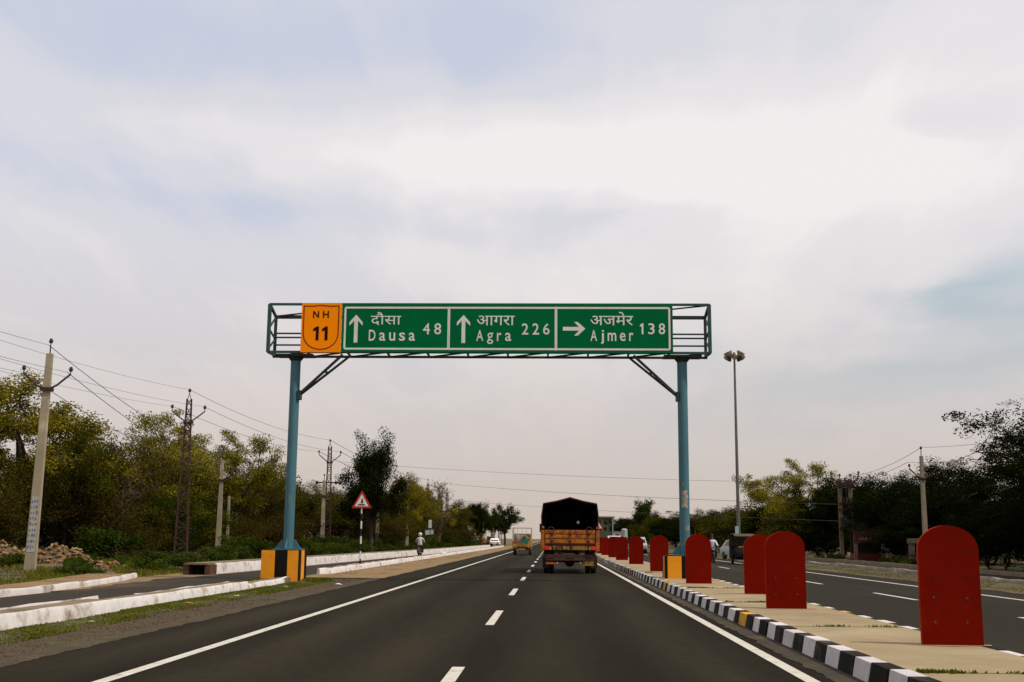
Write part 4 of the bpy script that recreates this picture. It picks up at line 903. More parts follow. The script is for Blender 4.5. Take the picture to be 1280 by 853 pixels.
def motorcycle(x, y, rz, label, shirtc, troc, plabel, head='hair', red=False, z=0.0):
    t = thing('motorcycle', (x, y, z), label, 'motorcycle', rz=rz)
    BKm = pm('bike_red' if red else 'bike_black', (.10, .012, .012) if red else (.014, .013, .013), None, 5, .4)
    for yy in (-.58, .68):
        w = MB().ring((0, yy, .30), .255, .05, 20, 8, 'x').build('wheel', TY, t, smooth=True); sp = MB()
        for i in range(6): a = math.pi * i / 6; sp.bar((0, yy - .24 * math.cos(a), .30 - .24 * math.sin(a)), (0, yy + .24 * math.cos(a), .30 + .24 * math.sin(a)), .012)
        sp.tube((-.05, yy, .3), (.05, yy, .3), .05, n=8).build('spokes', RIM, w)
    MB().prism_x([(-.1, .28), (.36, .28), (.42, .55), (.1, .62), (-.2, .55)], -.10, .10).build('engine', CHS, t, bevel=.02)
    MB().ball((0, .25, .80), .17, .8, 12, 8, .75, 1.6).build('fuel_tank', BKm, t, smooth=True)
    MB().box(-.13, .13, -.62, .08, .72, .80).build('saddle', pm('saddle_black', (.015, .014, .013), None, 6, .7), t, bevel=.03)
    fk = MB()
    for s in (-1, 1): fk.tube((s * .07, .68, .30), (s * .09, .46, .95), .022, n=6); fk.tube((s * .06, -.58, .30), (s * .08, -.35, .68), .022, n=6)
    fk.tube((0, .45, .92), (0, -.3, .60), .03, n=6); fk.build('frame', CHS, t)
    MB().path([(-.36, .42, 1.0), (-.2, .46, 1.0), (0, .50, .95), (.2, .46, 1.0), (.36, .42, 1.0)], .018, 6).build('handlebar', CHS, t)
    MB().tube((0, .52, .86), (0, .64, .86), .06, .09, 12).build('headlight', CHR, t)
    MB().box(-.05, .05, -.72, -.66, .60, .68).build('tail_lamp', TLR, t); MB().box(-.09, .09, -.74, -.725, .44, .54).build('number_plate', WWh, t)
    MB().prism_x([(-.85, .50), (-.55, .70), (-.2, .66), (-.2, .70), (-.58, .745), (-.88, .53)], -.07, .07).build('mudguard', BKm, t)
    MB().tube((.14, -.75, .33), (.12, .1, .30), .045, .025, 8).build('exhaust', CHR, t)
    p = thing('person', (x, y, z), plabel, 'person', rz=rz)
    sh = pm('shirt_%02d' % int(shirtc[0] * 99), shirtc, tuple(c * .85 for c in shirtc), 8, .85, .2, 12); tr = pm('trouser_%02d' % int(troc[0] * 999), troc, None, 8, .85)
    link('body', rider_mesh('body', sh, tr), p)
    if head == 'hair': MB().ball((0, .115, 1.665), .115, .95, 12, 8, .95, 1.05).build('hair', pm('black_hair', (.012, .010, .009), None, 20, .6), p, smooth=True, loc=(0, -.02, .02))
    else: MB().ball((0, .13, 1.64), .145, 1.02, 14, 10).build('helmet', pm('helmet_pale', (.62, .58, .55), None, 5, .3), p, smooth=True)
    nb_ = MB(); nb_.tube((0, .225, 1.615), (0, .25, 1.59), .012, .02, 6)
    if head == 'hair': nb_.build('nose', SKN, p)
    return t
motorcycle(-9.95, 87, -.02, 'dark motorcycle ridden away along the service road', (.50, .44, .42), (.016, .014, .016), 'rider in a pale shirt seen from behind on the service road', 'helmet', True)
motorcycle(10.1, 74, math.pi, 'dark motorcycle approaching on the opposite carriageway beside the rickshaw', (.66, .65, .72), (.02, .018, .02), 'rider in a white shirt approaching on the opposite carriageway', 'hair')
motorcycle(9.35, 101, math.pi, 'small dark motorcycle between two red boards in the distance', (.05, .045, .05), (.017, .017, .018), 'rider in dark clothes between two red boards in the distance', 'hair')
motorcycle(-1.2, 146, 0, 'tiny dark motorcycle far ahead just left of the truck', (.50, .47, .45), (.019, .017, .018), 'rider in a light shirt far ahead just left of the truck', 'hair')

# ------------------------------------------------------------------ roadside boards, sheds, stalls
def board(x, y, z0, z1, w, mat, label, legs=True, rz=0.0, tilt=0.0):
    t = thing('roadside_board', (x, y, 0), label, 'signboard', rz=rz); t.rotation_euler.y = tilt
    b = MB().box(-w / 2, w / 2, -.03, .03, z0, z1).build('panel', mat, t, bevel=.01)
    MB().bar((-w / 2, 0, z1), (w / 2, 0, z1), .07).bar((-w / 2, 0, z0), (w / 2, 0, z0), .07).bar((-w / 2, 0, z0), (-w / 2, 0, z1), .07).bar((w / 2, 0, z0), (w / 2, 0, z1), .07).build('frame', RST, t)
    if legs:
        for s in ((-1, 1) if w > 1.2 else (0,)): MB().tube((s * w * .4, .06, -.1), (s * w * .4, .06, z1), .04, n=8).build('leg', RST, t)
    return t
board(-13.75, 130, 2.45, 3.45, .45, pm('board_white', (.78, .76, .72), (.66, .64, .6), 3, .6), 'narrow upright white board under the trees on the left')
board(-13.9, 133, 1.75, 2.35, 1.05, pm('board_pale_blue', (.35, .48, .52), (.62, .62, .6), 1.4, .6), 'pale blue tilted board below the narrow white one', tilt=-.12)
board(-16.1, 199.4, 2.55, 3.7, 1.15, pm('board_red_white', (.50, .10, .07), (.42, .25, .22), 2.2, .6), 'small faded red and white board fixed to a distant pole')
def shed(x0, x1, y0, y1, h, mat, roofm, label, name='shed'):
    t = thing(name, ((x0 + x1) / 2, y0, 0), label, 'shed'); w = (x1 - x0) / 2
    n = 7
    for i in range(n):
        a = -w + 2 * w * i / n; MB().box(a + .008, a + 2 * w / n - .008, 0, .06 + .02 * (i % 2), -.1, h).build('sheet', mat, t)
    MB().box(-w, w, .09, y1 - y0, -.1, h - .04).build('wall', mat, t); MB().box(-w - .12, w + .12, -.12, y1 - y0 + .1, h, h + .08).build('roof', roofm, t)
    return t
shed(-14.9, -12.4, 192, 195, 1.62, pm('sheet_grey', (.26, .25, .21), (.18, .17, .14), 3, .6, .1, 10, rand=.15), pm('sheet_roof', (.24, .23, .2), None, 3, .6), 'low grey corrugated shed beside the far service road')
shed(-12.1, -10.9, 214, 217, 1.7, pm('sheet_green', (.10, .12, .05), (.07, .085, .035), 3, .7, rand=.15), MATS['sheet_roof'], 'small dull green shed beyond the grey corrugated shed')
# low ruined wall at far left
wl = thing('low_wall', (-33.5, 70, gz(-33.5, 70)), 'low mud brick wall end behind the rubble at the left edge', 'wall')
Mbr = pm('mud_brick', (.21, .15, .085), (.14, .10, .06), 4, .95, .4, 12, rand=.2); brk = MB().box(0, .98, 0, .3, .006, .19).mesh('brick', Mbr, bevel=.015)
for r_ in range(7):
    for c_i in range(7 - (r_ > 4)): link('brick', brk, wl, (-4.6 + c_i * 1.0 - (.5 if r_ % 2 else 0), random.uniform(-.02, .02), .2 * r_ - .1))
# right: kiosk, stall
ks = thing('roadside_kiosk', (21.6, 80, gz(21.6, 80)), 'dim roadside kiosk with faded red signboard under the dark trees', 'kiosk'); ks.scale = (.80, .8, .88)
Kr = pm('kiosk_red', (.11, .016, .012), (.07, .014, .010), 3, .7, rand=.1); Kp = pm('kiosk_pale', (.22, .19, .15), (.13, .11, .085), 4, .8)
MB().box(-1.25, 1.2, .1, 1.6, 0, .75).build('counter', Kr, ks); MB().box(-1.3, -1.0, 0, .12, 0, 2.45).build('side_post', pm('kiosk_orange', (.24, .075, .03), (.18, .13, .09), 2, .7), ks); MB().box(1.0, 1.3, 0, .12, 0, 2.45).build('side_post', Kp, ks)
MB().box(-1.4, 1.4, -.1, 1.8, 2.45, 2.54).build('roof', CHS, ks); sb = MB().box(-1.3, 1.3, -.04, .04, 1.55, 2.42).build('signboard', Kr, ks)
rgk = random.Random(2)
for i in range(7):
    x0 = -.85 + i * .24; MB().box(x0, x0 + rgk.uniform(.1, .18), -.05, -.041, 1.72 + rgk.uniform(0, .08), 1.95 + rgk.uniform(-.03, .06)).build('painted_mark', Kp, sb)
MB().box(-1.2, 1.2, 1.6, 1.7, 0, 2.4).build('back_wall', CHS, ks); MB().box(1.7, 3.0, .2, .7, .55, .62).box(1.75, 1.82, .25, .32, 0, .55).box(2.88, 2.95, .25, .32, 0, .55).build('bench', M_old, ks)
st = thing('stone_stall', (21.3, 68, gz(21.3, 68)), 'small weathered block stall beside the right-hand pole', 'stall'); st.scale = (.85, .85, .85)
Ms = pm('stall_block', (.12, .095, .06), (.075, .06, .04), 3, .9, .4, 14, rand=.15)
MB().box(-.6, .6, 0, .9, 0, .75).build('lower_block', Ms, st, bevel=.03); MB().box(-.66, .66, -.05, .95, .76, .86).build('shelf', RST, st); MB().box(-.58, -.42, 0, .9, .87, 1.55).box(.42, .58, 0, .9, .87, 1.55).build('upright', Ms, st); MB().box(-.65, .65, -.05, .95, 1.56, 1.9).build('top_block', Ms, st, bevel=.03)
# far right: flat-roofed building, tank, hut box, blue pole
fb = thing('flat_building', (17.0, 352, 0), 'distant flat roofed building above the far red boards', 'building')
Mfb = pm('far_building', (.085, .088, .045), (.065, .068, .035), .5, .9); MB().box(-3.6, 1.6, 0, 8, 0, 7.9).build('wall', Mfb, fb); MB().box(-3.8, 1.8, -.2, 8.2, 7.9, 8.3).build('roof', pm('far_roof', (.22, .17, .11), None, 1, .9), fb)
for i in range(3):
    for zz in (4.6, 6.6): MB().box(-3.0 + i * 1.6, -2.2 + i * 1.6, -.03, .1, zz - .5, zz + .5).build('window', GL, fb)
tk = thing('water_tank', (14.6, 236, 0), 'pale cylindrical water tank on a stand beyond the far red boards', 'tank')
mb = MB(); mb.tube((0, 0, 1.95), (0, 0, 3.4), .62, n=20); mb.tube((0, 0, 3.4), (0, 0, 3.6), .62, .3, 20); mb.build('tank', pm('tank_grey', (.34, .36, .34), (.28, .3, .28), 3, .5), tk, smooth=True)
MB().box(-.7, .7, -.7, .7, 1.80, 1.95).build('platform', M_old, tk)
for a in (-.55, .55):
    for b in (-.55, .55): MB().box(a - .07, a + .07, b - .07, b + .07, -.1, 1.80).build('leg', M_old, tk)
hb = thing('ticket_booth', (13.4, 240, 0), 'small red and white booth beside the pale water tank', 'booth')
MB().box(-.75, .75, 0, 1.4, -.05, 2.9).build('wall', pm('booth_white', (.50, .46, .42), (.4, .36, .33), 3, .7), hb); MB().box(-.85, .85, -.1, 1.5, 2.9, 3.05).build('roof', MATS['sheet_roof'], hb); MB().box(-.4, .4, -.02, .02, .9, 2.5).build('door', Kr, hb)
bp_ = thing('flag_pole', (13.6, 262, 0), 'thin pale blue pole rising above the far red boards', 'pole')
MB().tube((0, 0, -.1), (0, 0, 6.1), .13, .09, 10).build('shaft', pm('pale_blue_paint', (.22, .38, .45), None, 3, .6), bp_, smooth=True); MB().tube((0, 0, 6.1), (0, 0, 6.25), .16, .10, 10).build('cap', HM, bp_); MB().box(-.3, .3, -.3, .3, -.1, .25).build('foot', M_old, bp_)
# ------------------------------------------------------------------ trees and shrubs
BARK = pm('bark', (.060, .046, .032), (.035, .027, .020), 5, .95, .5, 14, rand=.15)
BARKP = pm('pale_bark', (.105, .070, .036), (.062, .043, .024), 5, .95, .5, 14)
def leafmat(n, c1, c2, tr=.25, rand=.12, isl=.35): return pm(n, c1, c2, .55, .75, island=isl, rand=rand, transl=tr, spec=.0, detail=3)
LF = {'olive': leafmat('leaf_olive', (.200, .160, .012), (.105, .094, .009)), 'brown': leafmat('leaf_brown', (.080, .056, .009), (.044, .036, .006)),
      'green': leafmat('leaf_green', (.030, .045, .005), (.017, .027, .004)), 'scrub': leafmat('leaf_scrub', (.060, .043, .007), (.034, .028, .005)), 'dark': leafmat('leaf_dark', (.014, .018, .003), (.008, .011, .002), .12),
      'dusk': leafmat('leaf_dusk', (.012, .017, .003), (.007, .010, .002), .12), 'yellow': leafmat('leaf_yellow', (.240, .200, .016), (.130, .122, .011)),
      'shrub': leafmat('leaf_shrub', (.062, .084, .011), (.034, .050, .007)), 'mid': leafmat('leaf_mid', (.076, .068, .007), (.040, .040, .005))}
def quads_mesh(name, C, U, V, mat):
    """C centres, U/V half axes (n,3): one rhombic leaf each"""
    n = len(C); P = np.empty((n, 4, 3)); P[:, 0] = C - U; P[:, 1] = C + V; P[:, 2] = C + U; P[:, 3] = C - V
    me = bpy.data.meshes.new(name); me.vertices.add(4 * n); me.vertices.foreach_set('co', P.reshape(-1).astype(np.float32))
    me.loops.add(4 * n); me.loops.foreach_set('vertex_index', np.arange(4 * n, dtype=np.int32)); me.polygons.add(n)
    me.polygons.foreach_set('loop_start', np.arange(0, 4 * n, 4, dtype=np.int32)); me.polygons.foreach_set('loop_total', np.full(n, 4, dtype=np.int32))
    me.materials.append(mat); me.update(calc_edges=True); me.validate(); return me
def leaves(name, rs, centres, n, sig, size, aspect, mat, flat=1.0, updir=.0):
    centres = np.array(centres); wts = np.array([c[3] for c in centres]); idx = rs.choice(len(centres), n, p=wts / wts.sum())
    D = rs.normal(0, 1, (n, 3)); D /= np.linalg.norm(D, axis=1)[:, None]; D *= rs.uniform(0, 1, (n, 1)) ** .5 * 1.75
    C = centres[idx, :3] + D * sig * np.array([1, 1, flat]) * (centres[idx, 4:5])
    U = rs.normal(0, 1, (n, 3)) + np.array([0, 0, updir]); U /= np.linalg.norm(U, axis=1)[:, None]
    A = rs.normal(0, 1, (n, 3)); V = np.cross(U, A); V /= np.linalg.norm(V, axis=1)[:, None]
    s = size * rs.uniform(.6, 1.4, (n, 1)); return quads_mesh(name, C, U * s * .5, V * s * .5 * aspect, mat)
def tree_proto(seed, h, rad, fork, limbs, nleaf, size, mat, sig=.42, flat=.8, dome=.75, aspect=.55, sub=6, twig=4, droop=0.0, bark=BARK, thick=1.0, spread=(.15, 1.0), spires=0, stems=1, low=0.0, umb=0.0):
    rg = random.Random(seed); rs = np.random.RandomState(seed); mb = MB(); tips = []
    def limb(p, q, r0, r1, n, k, wob):
        pts = []; 
        for i in range(n + 1):
            t = i / n; b = p.lerp(q, t); b.z += wob * math.sin(math.pi * t) * .8
            if 0 < i: b += Vector((rg.uniform(-1, 1), rg.uniform(-1, 1), rg.uniform(-.5, .5))) * (q - p).length * .045
            pts.append(b)
        mb.path(pts, [r0 + (r1 - r0) * (i / n) for i in range(n + 1)], k); return pts
    def envelope():
        a = rg.uniform(0, 2 * math.pi); e = rg.uniform(*spread); e = math.copysign(abs(e) ** .8, e) * math.pi / 2
        rr = rad * (.82 + .3 * rg.random())
        if rg.random() < umb: q = rr * rg.uniform(.45, 1.0); return Vector((q * math.cos(a), q * math.sin(a), h * rg.uniform(.72, 1.0)))
        cz = fork + (h - fork) * (1 - dome) * .5
        return Vector((rr * math.cos(a) * math.cos(e), rr * math.sin(a) * math.cos(e), max(low, cz + (h - cz) * math.sin(e) * (.85 + .18 * rg.random()))))
    for st_ in range(stems):
        base = Vector((rg.uniform(-.4, .4), rg.uniform(-.4, .4), 0)) * (0 if stems == 1 else 1.2)
        top = base * 2 + Vector((rg.uniform(-.3, .3), rg.uniform(-.3, .3), fork)); tr = .028 * h * thick / math.sqrt(stems)
        limb(base - Vector((0, 0, .3)), top, tr * 1.25, tr * .8, 5, 8, 0)
        for i in range(max(1, limbs // stems)):
            q = envelope(); p = top + Vector((0, 0, rg.uniform(-.25, .1) * fork)); lp = limb(p, q * .86 + p * .14, tr * .55, tr * .16, 5, 6, .10 * h * rg.random())
            for j in range(sub):
                b = lp[rg.choice((2, 3, 4, 4, 5, 5))]; d = Vector((rg.uniform(-1, 1), rg.uniform(-1, 1), rg.uniform(-.45, .85) - droop)).normalized(); L_ = rad * rg.uniform(.18, .36)
                s_ = limb(b, b + d * L_, tr * .14, tr * .07, 3, 4, .0)
                tips.append((*s_[2], .5, .8))
                for k in range(twig):
                    d2 = (d + Vector((rg.uniform(-1, 1), rg.uniform(-1, 1), rg.uniform(-.6, .7) - droop))).normalized(); e = s_[rg.choice((1, 2, 3))]; f = e + d2 * rad * rg.uniform(.08, .20)
                    mb.tube(e, f, tr * .06, tr * .03, 3, False); tips.append((*f, 1.0, rg.uniform(.6, 1.25)))
    for i in range(spires):
        a = rg.uniform(0, 6.28); r_ = rad * rg.uniform(.0, .45); b = Vector((r_ * math.cos(a), r_ * math.sin(a), h * .78)); H_ = h * rg.uniform(.22, .42)
        limb(b, b + Vector((rg.uniform(-.4, .4), rg.uniform(-.4, .4), H_)), tr * .2, tr * .06, 4, 5, 0)
        for k in range(7): t = .35 + .65 * k / 6; tips.append((b.x + rg.uniform(-.4, .4), b.y + rg.uniform(-.4, .4), b.z + H_ * t, .9, .75))
    tm = mb.mesh('trunk', bark, smooth=True)
    cm = leaves('crown', rs, tips, nleaf, sig, size, aspect, mat, flat) if nleaf else None
    return tm, cm
P = {
 'acacia': tree_proto(1, 9.5, 5.2, 2.4, 10, 42000, .125, LF['olive'], .40, .75, thick=.8),
 'acacia2': tree_proto(2, 9.0, 4.6, 2.0, 9, 38000, .125, LF['yellow'], .36, .75, thick=.75),
 'brown': tree_proto(3, 7.0, 4.2, 1.2, 12, 20000, .115, LF['brown'], .42, .9, stems=3, thick=.9, twig=6, bark=BARKP),
 'mixed': tree_proto(4, 7.5, 4.4, 1.4, 11, 34000, .13, LF['mid'], .46, .85, stems=2, thick=.8),
 'dense': tree_proto(5, 8.0, 4.2, 1.6, 12, 40000, .15, LF['dark'], .50, .85, thick=.9),
 'spiky': tree_proto(6, 7.6, 3.3, 2.2, 14, 52000, .13, LF['dark'], .46, .8, spires=4, thick=.9, droop=.1, spread=(.02, 1.0)),
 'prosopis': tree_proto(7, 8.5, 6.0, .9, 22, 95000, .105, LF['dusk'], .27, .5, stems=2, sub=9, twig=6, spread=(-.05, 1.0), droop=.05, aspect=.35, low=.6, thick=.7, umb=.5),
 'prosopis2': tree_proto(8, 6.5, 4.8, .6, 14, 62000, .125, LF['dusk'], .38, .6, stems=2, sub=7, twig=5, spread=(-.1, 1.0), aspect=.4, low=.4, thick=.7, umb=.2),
 'round': tree_proto(9, 7.5, 3.0, 2.4, 10, 13000, .22, LF['green'], .44, .9, dome=.9, thick=.8),
 'bare': tree_proto(10, 6.5, 2.6, 1.6, 9, 900, .10, LF['brown'], .35, .9, sub=9, twig=9, thick=.8, bark=BARKP),
 'slim': tree_proto(11, 8.5, 1.9, 4.0, 7, 7000, .22, LF['mid'], .42, .9, thick=.55, bark=BARKP),
 'brush': tree_proto(12, 4.2, 3.4, .5, 12, 20000, .14, LF['green'], .42, .75, stems=3, spread=(-.1, 1.0), low=.3, thick=.7),
 'brushb': tree_proto(14, 4.2, 3.4, .6, 12, 16000, .115, LF['scrub'], .42, .8, stems=3, spread=(-.05, 1.0), low=.3, thick=1.0, twig=6, bark=BARKP),
 'brushd': tree_proto(13, 4.5, 3.6, .5, 12, 22000, .15, LF['mid'], .42, .75, stems=3, spread=(-.1, 1.0), low=.3, thick=.7),
}
SH = {'a': tree_proto(21, 1.5, 1.2, .15, 9, 5000, .11, LF['shrub'], .20, .8, stems=3, spread=(-.05, 1.0), low=.12, thick=.9), 'b': tree_proto(22, 1.1, 1.3, .1, 9, 4200, .12, LF['green'], .22, .7, stems=3, spread=(-.05, 1.0), low=.1, thick=.9),
      'c': tree_proto(23, .55, .8, .06, 8, 2200, .10, LF['shrub'], .15, .6, stems=3, spread=(-.05, 1.0), low=.05, thick=1.2)}
def tree(kind, x, y, h, w, label, group=None, rz=None, name='tree', cat='tree', lib=P, base_h={'acacia': 9.5}):
    tm, cm = lib[kind]
    dim = DIM[kind]
    t = thing(name, (x, y, gz(x, y) - .02), label, cat, group, rz if rz is not None else random.uniform(0, 6.28))
    t.scale = (w / dim[0], w / dim[0], h / dim[1])
    link('trunk' if name == 'tree' else 'stems', tm, t)
    if cm: link('crown' if name == 'tree' else 'foliage', cm, t)
    return t
DIM = {}
for lib in (P, SH):
    for k, (tm, cm) in lib.items():
        co = np.empty(len(tm.vertices) * 3, np.float32); tm.vertices.foreach_get('co', co); co = co.reshape(-1, 3)
        if cm and k != 'bare': c2 = np.empty(len(cm.vertices) * 3, np.float32); cm.vertices.foreach_get('co', c2); co = c2.reshape(-1, 3)
        r_ = np.hypot(co[:, 0], co[:, 1]); DIM[k] = (2 * np.percentile(r_, 97), np.percentile(co[:, 2], 99.6))
# left side, near to far  (kind, x, y, height, width, label)
for a in [('acacia', -28.8, 62, 9.7, 14.5, 'open crowned yellowish tree at the left edge behind the concrete pole'),
          ('mixed', -25.8, 60, 6.9, 6.5, 'olive bushy tree just right of the near concrete pole'),
          ('brown', -26.0, 68, 6.9, 7.5, 'dry brownish bushy tree left of the nearest lattice pole'),
          ('brown', -31.5, 75, 6.6, 8.0, 'dry brown thicket tree behind the brownish bushy one'),
          ('acacia2', -28.6, 84, 10.2, 9.8, 'yellow green tree behind the nearest lattice pole'),
          ('acacia2', -25.4, 90, 9.2, 10.2, 'olive tree between the lattice pole and the left gantry post'),
          ('mixed', -26.6, 102, 7.6, 7.5, 'dull olive tree left of the blue gantry post'),
          ('bare', -27.9, 115, 8.2, 6.0, 'leafless twiggy tree left of the blue gantry post'),
          ('mixed', -27.5, 125, 6.9, 9.0, 'low olive tree right of the blue gantry post'),
          ('brown', -22.5, 118, 6.3, 6.5, 'dull brown tree left of the armed lattice pole'),
          ('bare', -24.0, 63, 5.2, 5.0, 'pale branched leafless tree right of the near concrete pole'),
          ('spiky', -14.4, 92, 9.5, 5.4, 'tall very dark tree with spiky top above the warning sign'),
          ('acacia', -14.3, 112, 7.4, 6.5, 'olive yellow tree right of the dark spiky tree'),
          ('mixed', -16.5, 128, 7.6, 7.0, 'olive green tree behind the narrow white board'),
          ('bare', -13.8, 140, 8.2, 6.0, 'leafless tree above the distant lattice poles'),
          ('acacia2', -16.2, 150, 7.6, 7.5, 'yellowish tree behind the pale blue board'),
          ('mixed', -15.2, 175, 6.9, 7.5, 'olive tree behind the red and white board'),
          ('dense', -13.2, 206, 7.6, 5.0, 'round dark tree standing above the far left row'),
          ('round', -10.9, 262, 8.9, 7.6, 'last round tree of the left row beside the small truck'),
          ('round', -15.5, 250, 7.4, 7.0, 'green tree just left of the last round tree')]:
    tree(*a)
rt = random.Random(31)
for i in range(11): tree('slim', -15.0 + rt.uniform(-1.6, 1.6), 215 + 13 * i, 7.4 + rt.uniform(-.8, .6), 4.2, 'slim pale trunked tree in the far left roadside row', 'slim trees in the far left row')
back = [(-36, 78), (-40, 92), (-35, 98), (-38, 110), (-33, 118), (-36, 132), (-30, 138), (-24, 140), (-21, 132), (-25, 155), (-20, 165), (-22, 182), (-19, 200), (-38, 66), (-44, 74), (-18.5, 106), (-19, 145), (-17.5, 190), (-45, 105), (-34, 88), (-30, 97), (-27.5, 108), (-31, 112), (-26, 98), (-33, 104)]
for x, y in back: tree(rt.choice(('brown', 'mixed', 'brushd', 'mixed')), x, y, rt.uniform(5.4, 6.8), rt.uniform(8, 10.5), 'dull olive brown tree in the thicket behind the left roadside trees', 'thicket behind the left roadside trees')
under = [(-27, 55), (-31, 57), (-23.5, 60), (-28.5, 66), (-24.6, 72), (-25.5, 79), (-33, 66), (-23.8, 86), (-22.5, 93), (-22.8, 101), (-21.2, 108), (-18.6, 116), (-16.2, 106), (-16.0, 121), (-14.9, 100), (-16.8, 136), (-15.4, 148), (-15.2, 160), (-14.8, 170), (-14.2, 184), (-14.6, 198), (-35, 60), (-38, 58), (-30, 90), (-29, 106), (-25.5, 92), (-26, 84), (-24.5, 97), (-27, 100), (-24, 66)]
for x, y in under: tree(rt.choice(('brush', 'brushd', 'brushb', 'brushb')), x, y, rt.uniform(2.6, 3.9), rt.uniform(5.5, 7.5), 'dull bush in the undergrowth below the left trees', 'undergrowth below the left trees', name='shrub', cat='shrub')
# right side
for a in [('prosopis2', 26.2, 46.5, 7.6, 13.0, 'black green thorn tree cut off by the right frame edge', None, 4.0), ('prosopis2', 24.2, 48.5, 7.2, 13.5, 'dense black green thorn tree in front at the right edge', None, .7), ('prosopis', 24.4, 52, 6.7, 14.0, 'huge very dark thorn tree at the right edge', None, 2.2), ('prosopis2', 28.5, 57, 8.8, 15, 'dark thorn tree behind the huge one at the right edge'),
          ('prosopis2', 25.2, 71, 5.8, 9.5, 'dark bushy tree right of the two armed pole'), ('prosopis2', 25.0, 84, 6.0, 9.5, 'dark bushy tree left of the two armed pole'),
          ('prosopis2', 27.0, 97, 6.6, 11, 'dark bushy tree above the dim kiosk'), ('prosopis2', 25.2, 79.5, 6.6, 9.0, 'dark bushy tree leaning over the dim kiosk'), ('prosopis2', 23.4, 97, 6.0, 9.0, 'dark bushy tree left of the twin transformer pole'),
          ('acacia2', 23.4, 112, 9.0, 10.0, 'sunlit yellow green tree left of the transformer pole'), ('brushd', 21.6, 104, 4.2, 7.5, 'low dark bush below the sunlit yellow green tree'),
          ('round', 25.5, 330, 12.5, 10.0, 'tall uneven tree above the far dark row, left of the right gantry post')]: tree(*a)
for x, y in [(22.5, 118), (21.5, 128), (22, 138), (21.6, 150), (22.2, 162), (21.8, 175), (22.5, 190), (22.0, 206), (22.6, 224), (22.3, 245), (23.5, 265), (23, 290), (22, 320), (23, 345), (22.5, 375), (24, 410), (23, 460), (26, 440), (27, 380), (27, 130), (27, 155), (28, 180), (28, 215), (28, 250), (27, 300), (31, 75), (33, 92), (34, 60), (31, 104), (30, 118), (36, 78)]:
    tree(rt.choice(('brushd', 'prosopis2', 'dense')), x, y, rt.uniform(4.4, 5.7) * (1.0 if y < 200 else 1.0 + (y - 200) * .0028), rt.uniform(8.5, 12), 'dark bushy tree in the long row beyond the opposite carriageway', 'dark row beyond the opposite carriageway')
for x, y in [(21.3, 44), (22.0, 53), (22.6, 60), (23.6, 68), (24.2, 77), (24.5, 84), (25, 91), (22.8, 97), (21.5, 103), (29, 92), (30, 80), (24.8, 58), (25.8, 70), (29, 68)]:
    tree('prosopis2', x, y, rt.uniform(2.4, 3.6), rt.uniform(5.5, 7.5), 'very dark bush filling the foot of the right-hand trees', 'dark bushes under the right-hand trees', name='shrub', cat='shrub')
# shrubs along the drain and field
rs_ = random.Random(44)
for i in range(60):
    y = 45 + 70 * rs_.random() ** 1.3; x = -14.6 - 6.5 * rs_.random() + .035 * (y - 45)
    if (abs(x + 17.85) < .8 and y < 45) or (y < 64 and x < -17.2): continue
    tree(rs_.choice('aab'), x, y, rs_.uniform(.7, 1.5), rs_.uniform(1.8, 3.0), 'leafy green weed bush behind the whitewashed drain wall', 'weed bushes behind the drain wall', name='shrub', cat='shrub', lib=SH)
for i in range(24):
    y = rs_.uniform(118, 215); x = -12.9 - 2.5 * rs_.random() + .012 * (y - 118)
    tree(rs_.choice('ab'), x, y, rs_.uniform(.8, 1.5), rs_.uniform(2.5, 3.6), 'leafy green weed bush along the distant left verge', 'weed bushes along the distant verge', name='shrub', cat='shrub', lib=SH)
for i in range(40):
    x, y = rs_.uniform(-30, -15.5), rs_.uniform(36, 58)
    if y < 36 + (-x - 15.5) * .5: continue
    tree('c', x, y, rs_.uniform(.25, .6), rs_.uniform(.8, 1.7), 'small weed clump on the open ground at the left', 'weed clumps on the left ground', name='shrub', cat='shrub', lib=SH)
tree('b', -22.0, 55.5, 1.6, 4.0, 'broad green bush right of the rubble heap', name='shrub', cat='shrub', lib=SH); tree('a', -29.5, 58, 3.0, 6.0, 'large green bush behind the rubble at the left edge', name='shrub', cat='shrub', lib=SH)
for i in range(14):
    tree('c', 19.9 + rs_.random() * .8, rs_.uniform(40, 110), rs_.uniform(.3, .7), rs_.uniform(1.0, 2.0), 'small dark weed clump behind the right-hand kerb', 'weed clumps behind the right kerb', name='shrub', cat='shrub', lib=SH)

# ------------------------------------------------------------------ grass and small ground cover
def grass(name, n, region, h, mat, seed, label, lean=.5):
    rs = np.random.RandomState(seed); pts = []
    while len(pts) < n:
        x, y = region(rs)
        if x is None: continue
        pts.append((x, y))
    pts = np.array(pts); z = np.array([gz(a, b) for a, b in pts]); B = np.column_stack([pts, z])
    hh = h * rs.uniform(.4, 1.3, (n, 1)); a = rs.uniform(0, 6.28, n); W_ = np.column_stack([np.cos(a), np.sin(a), np.zeros(n)]) * (.012 + .004 * rs.rand(n, 1)) * 1.4
    T = B + np.column_stack([rs.normal(0, lean, n), rs.normal(0, lean, n), np.ones(n)]) * hh
    Pp = np.stack([B - W_, B + W_, T], 1).reshape(-1, 3); me = bpy.data.meshes.new(name)
    me.vertices.add(3 * n); me.vertices.foreach_set('co', Pp.reshape(-1).astype(np.float32)); me.loops.add(3 * n); me.loops.foreach_set('vertex_index', np.arange(3 * n, dtype=np.int32)); me.polygons.add(n)
    me.polygons.foreach_set('loop_start', np.arange(0, 3 * n, 3, dtype=np.int32)); me.polygons.foreach_set('loop_total', np.full(n, 3, dtype=np.int32)); me.materials.append(mat); me.update(calc_edges=True)
    return link(name, me, label=label, cat='grass', kind='stuff')
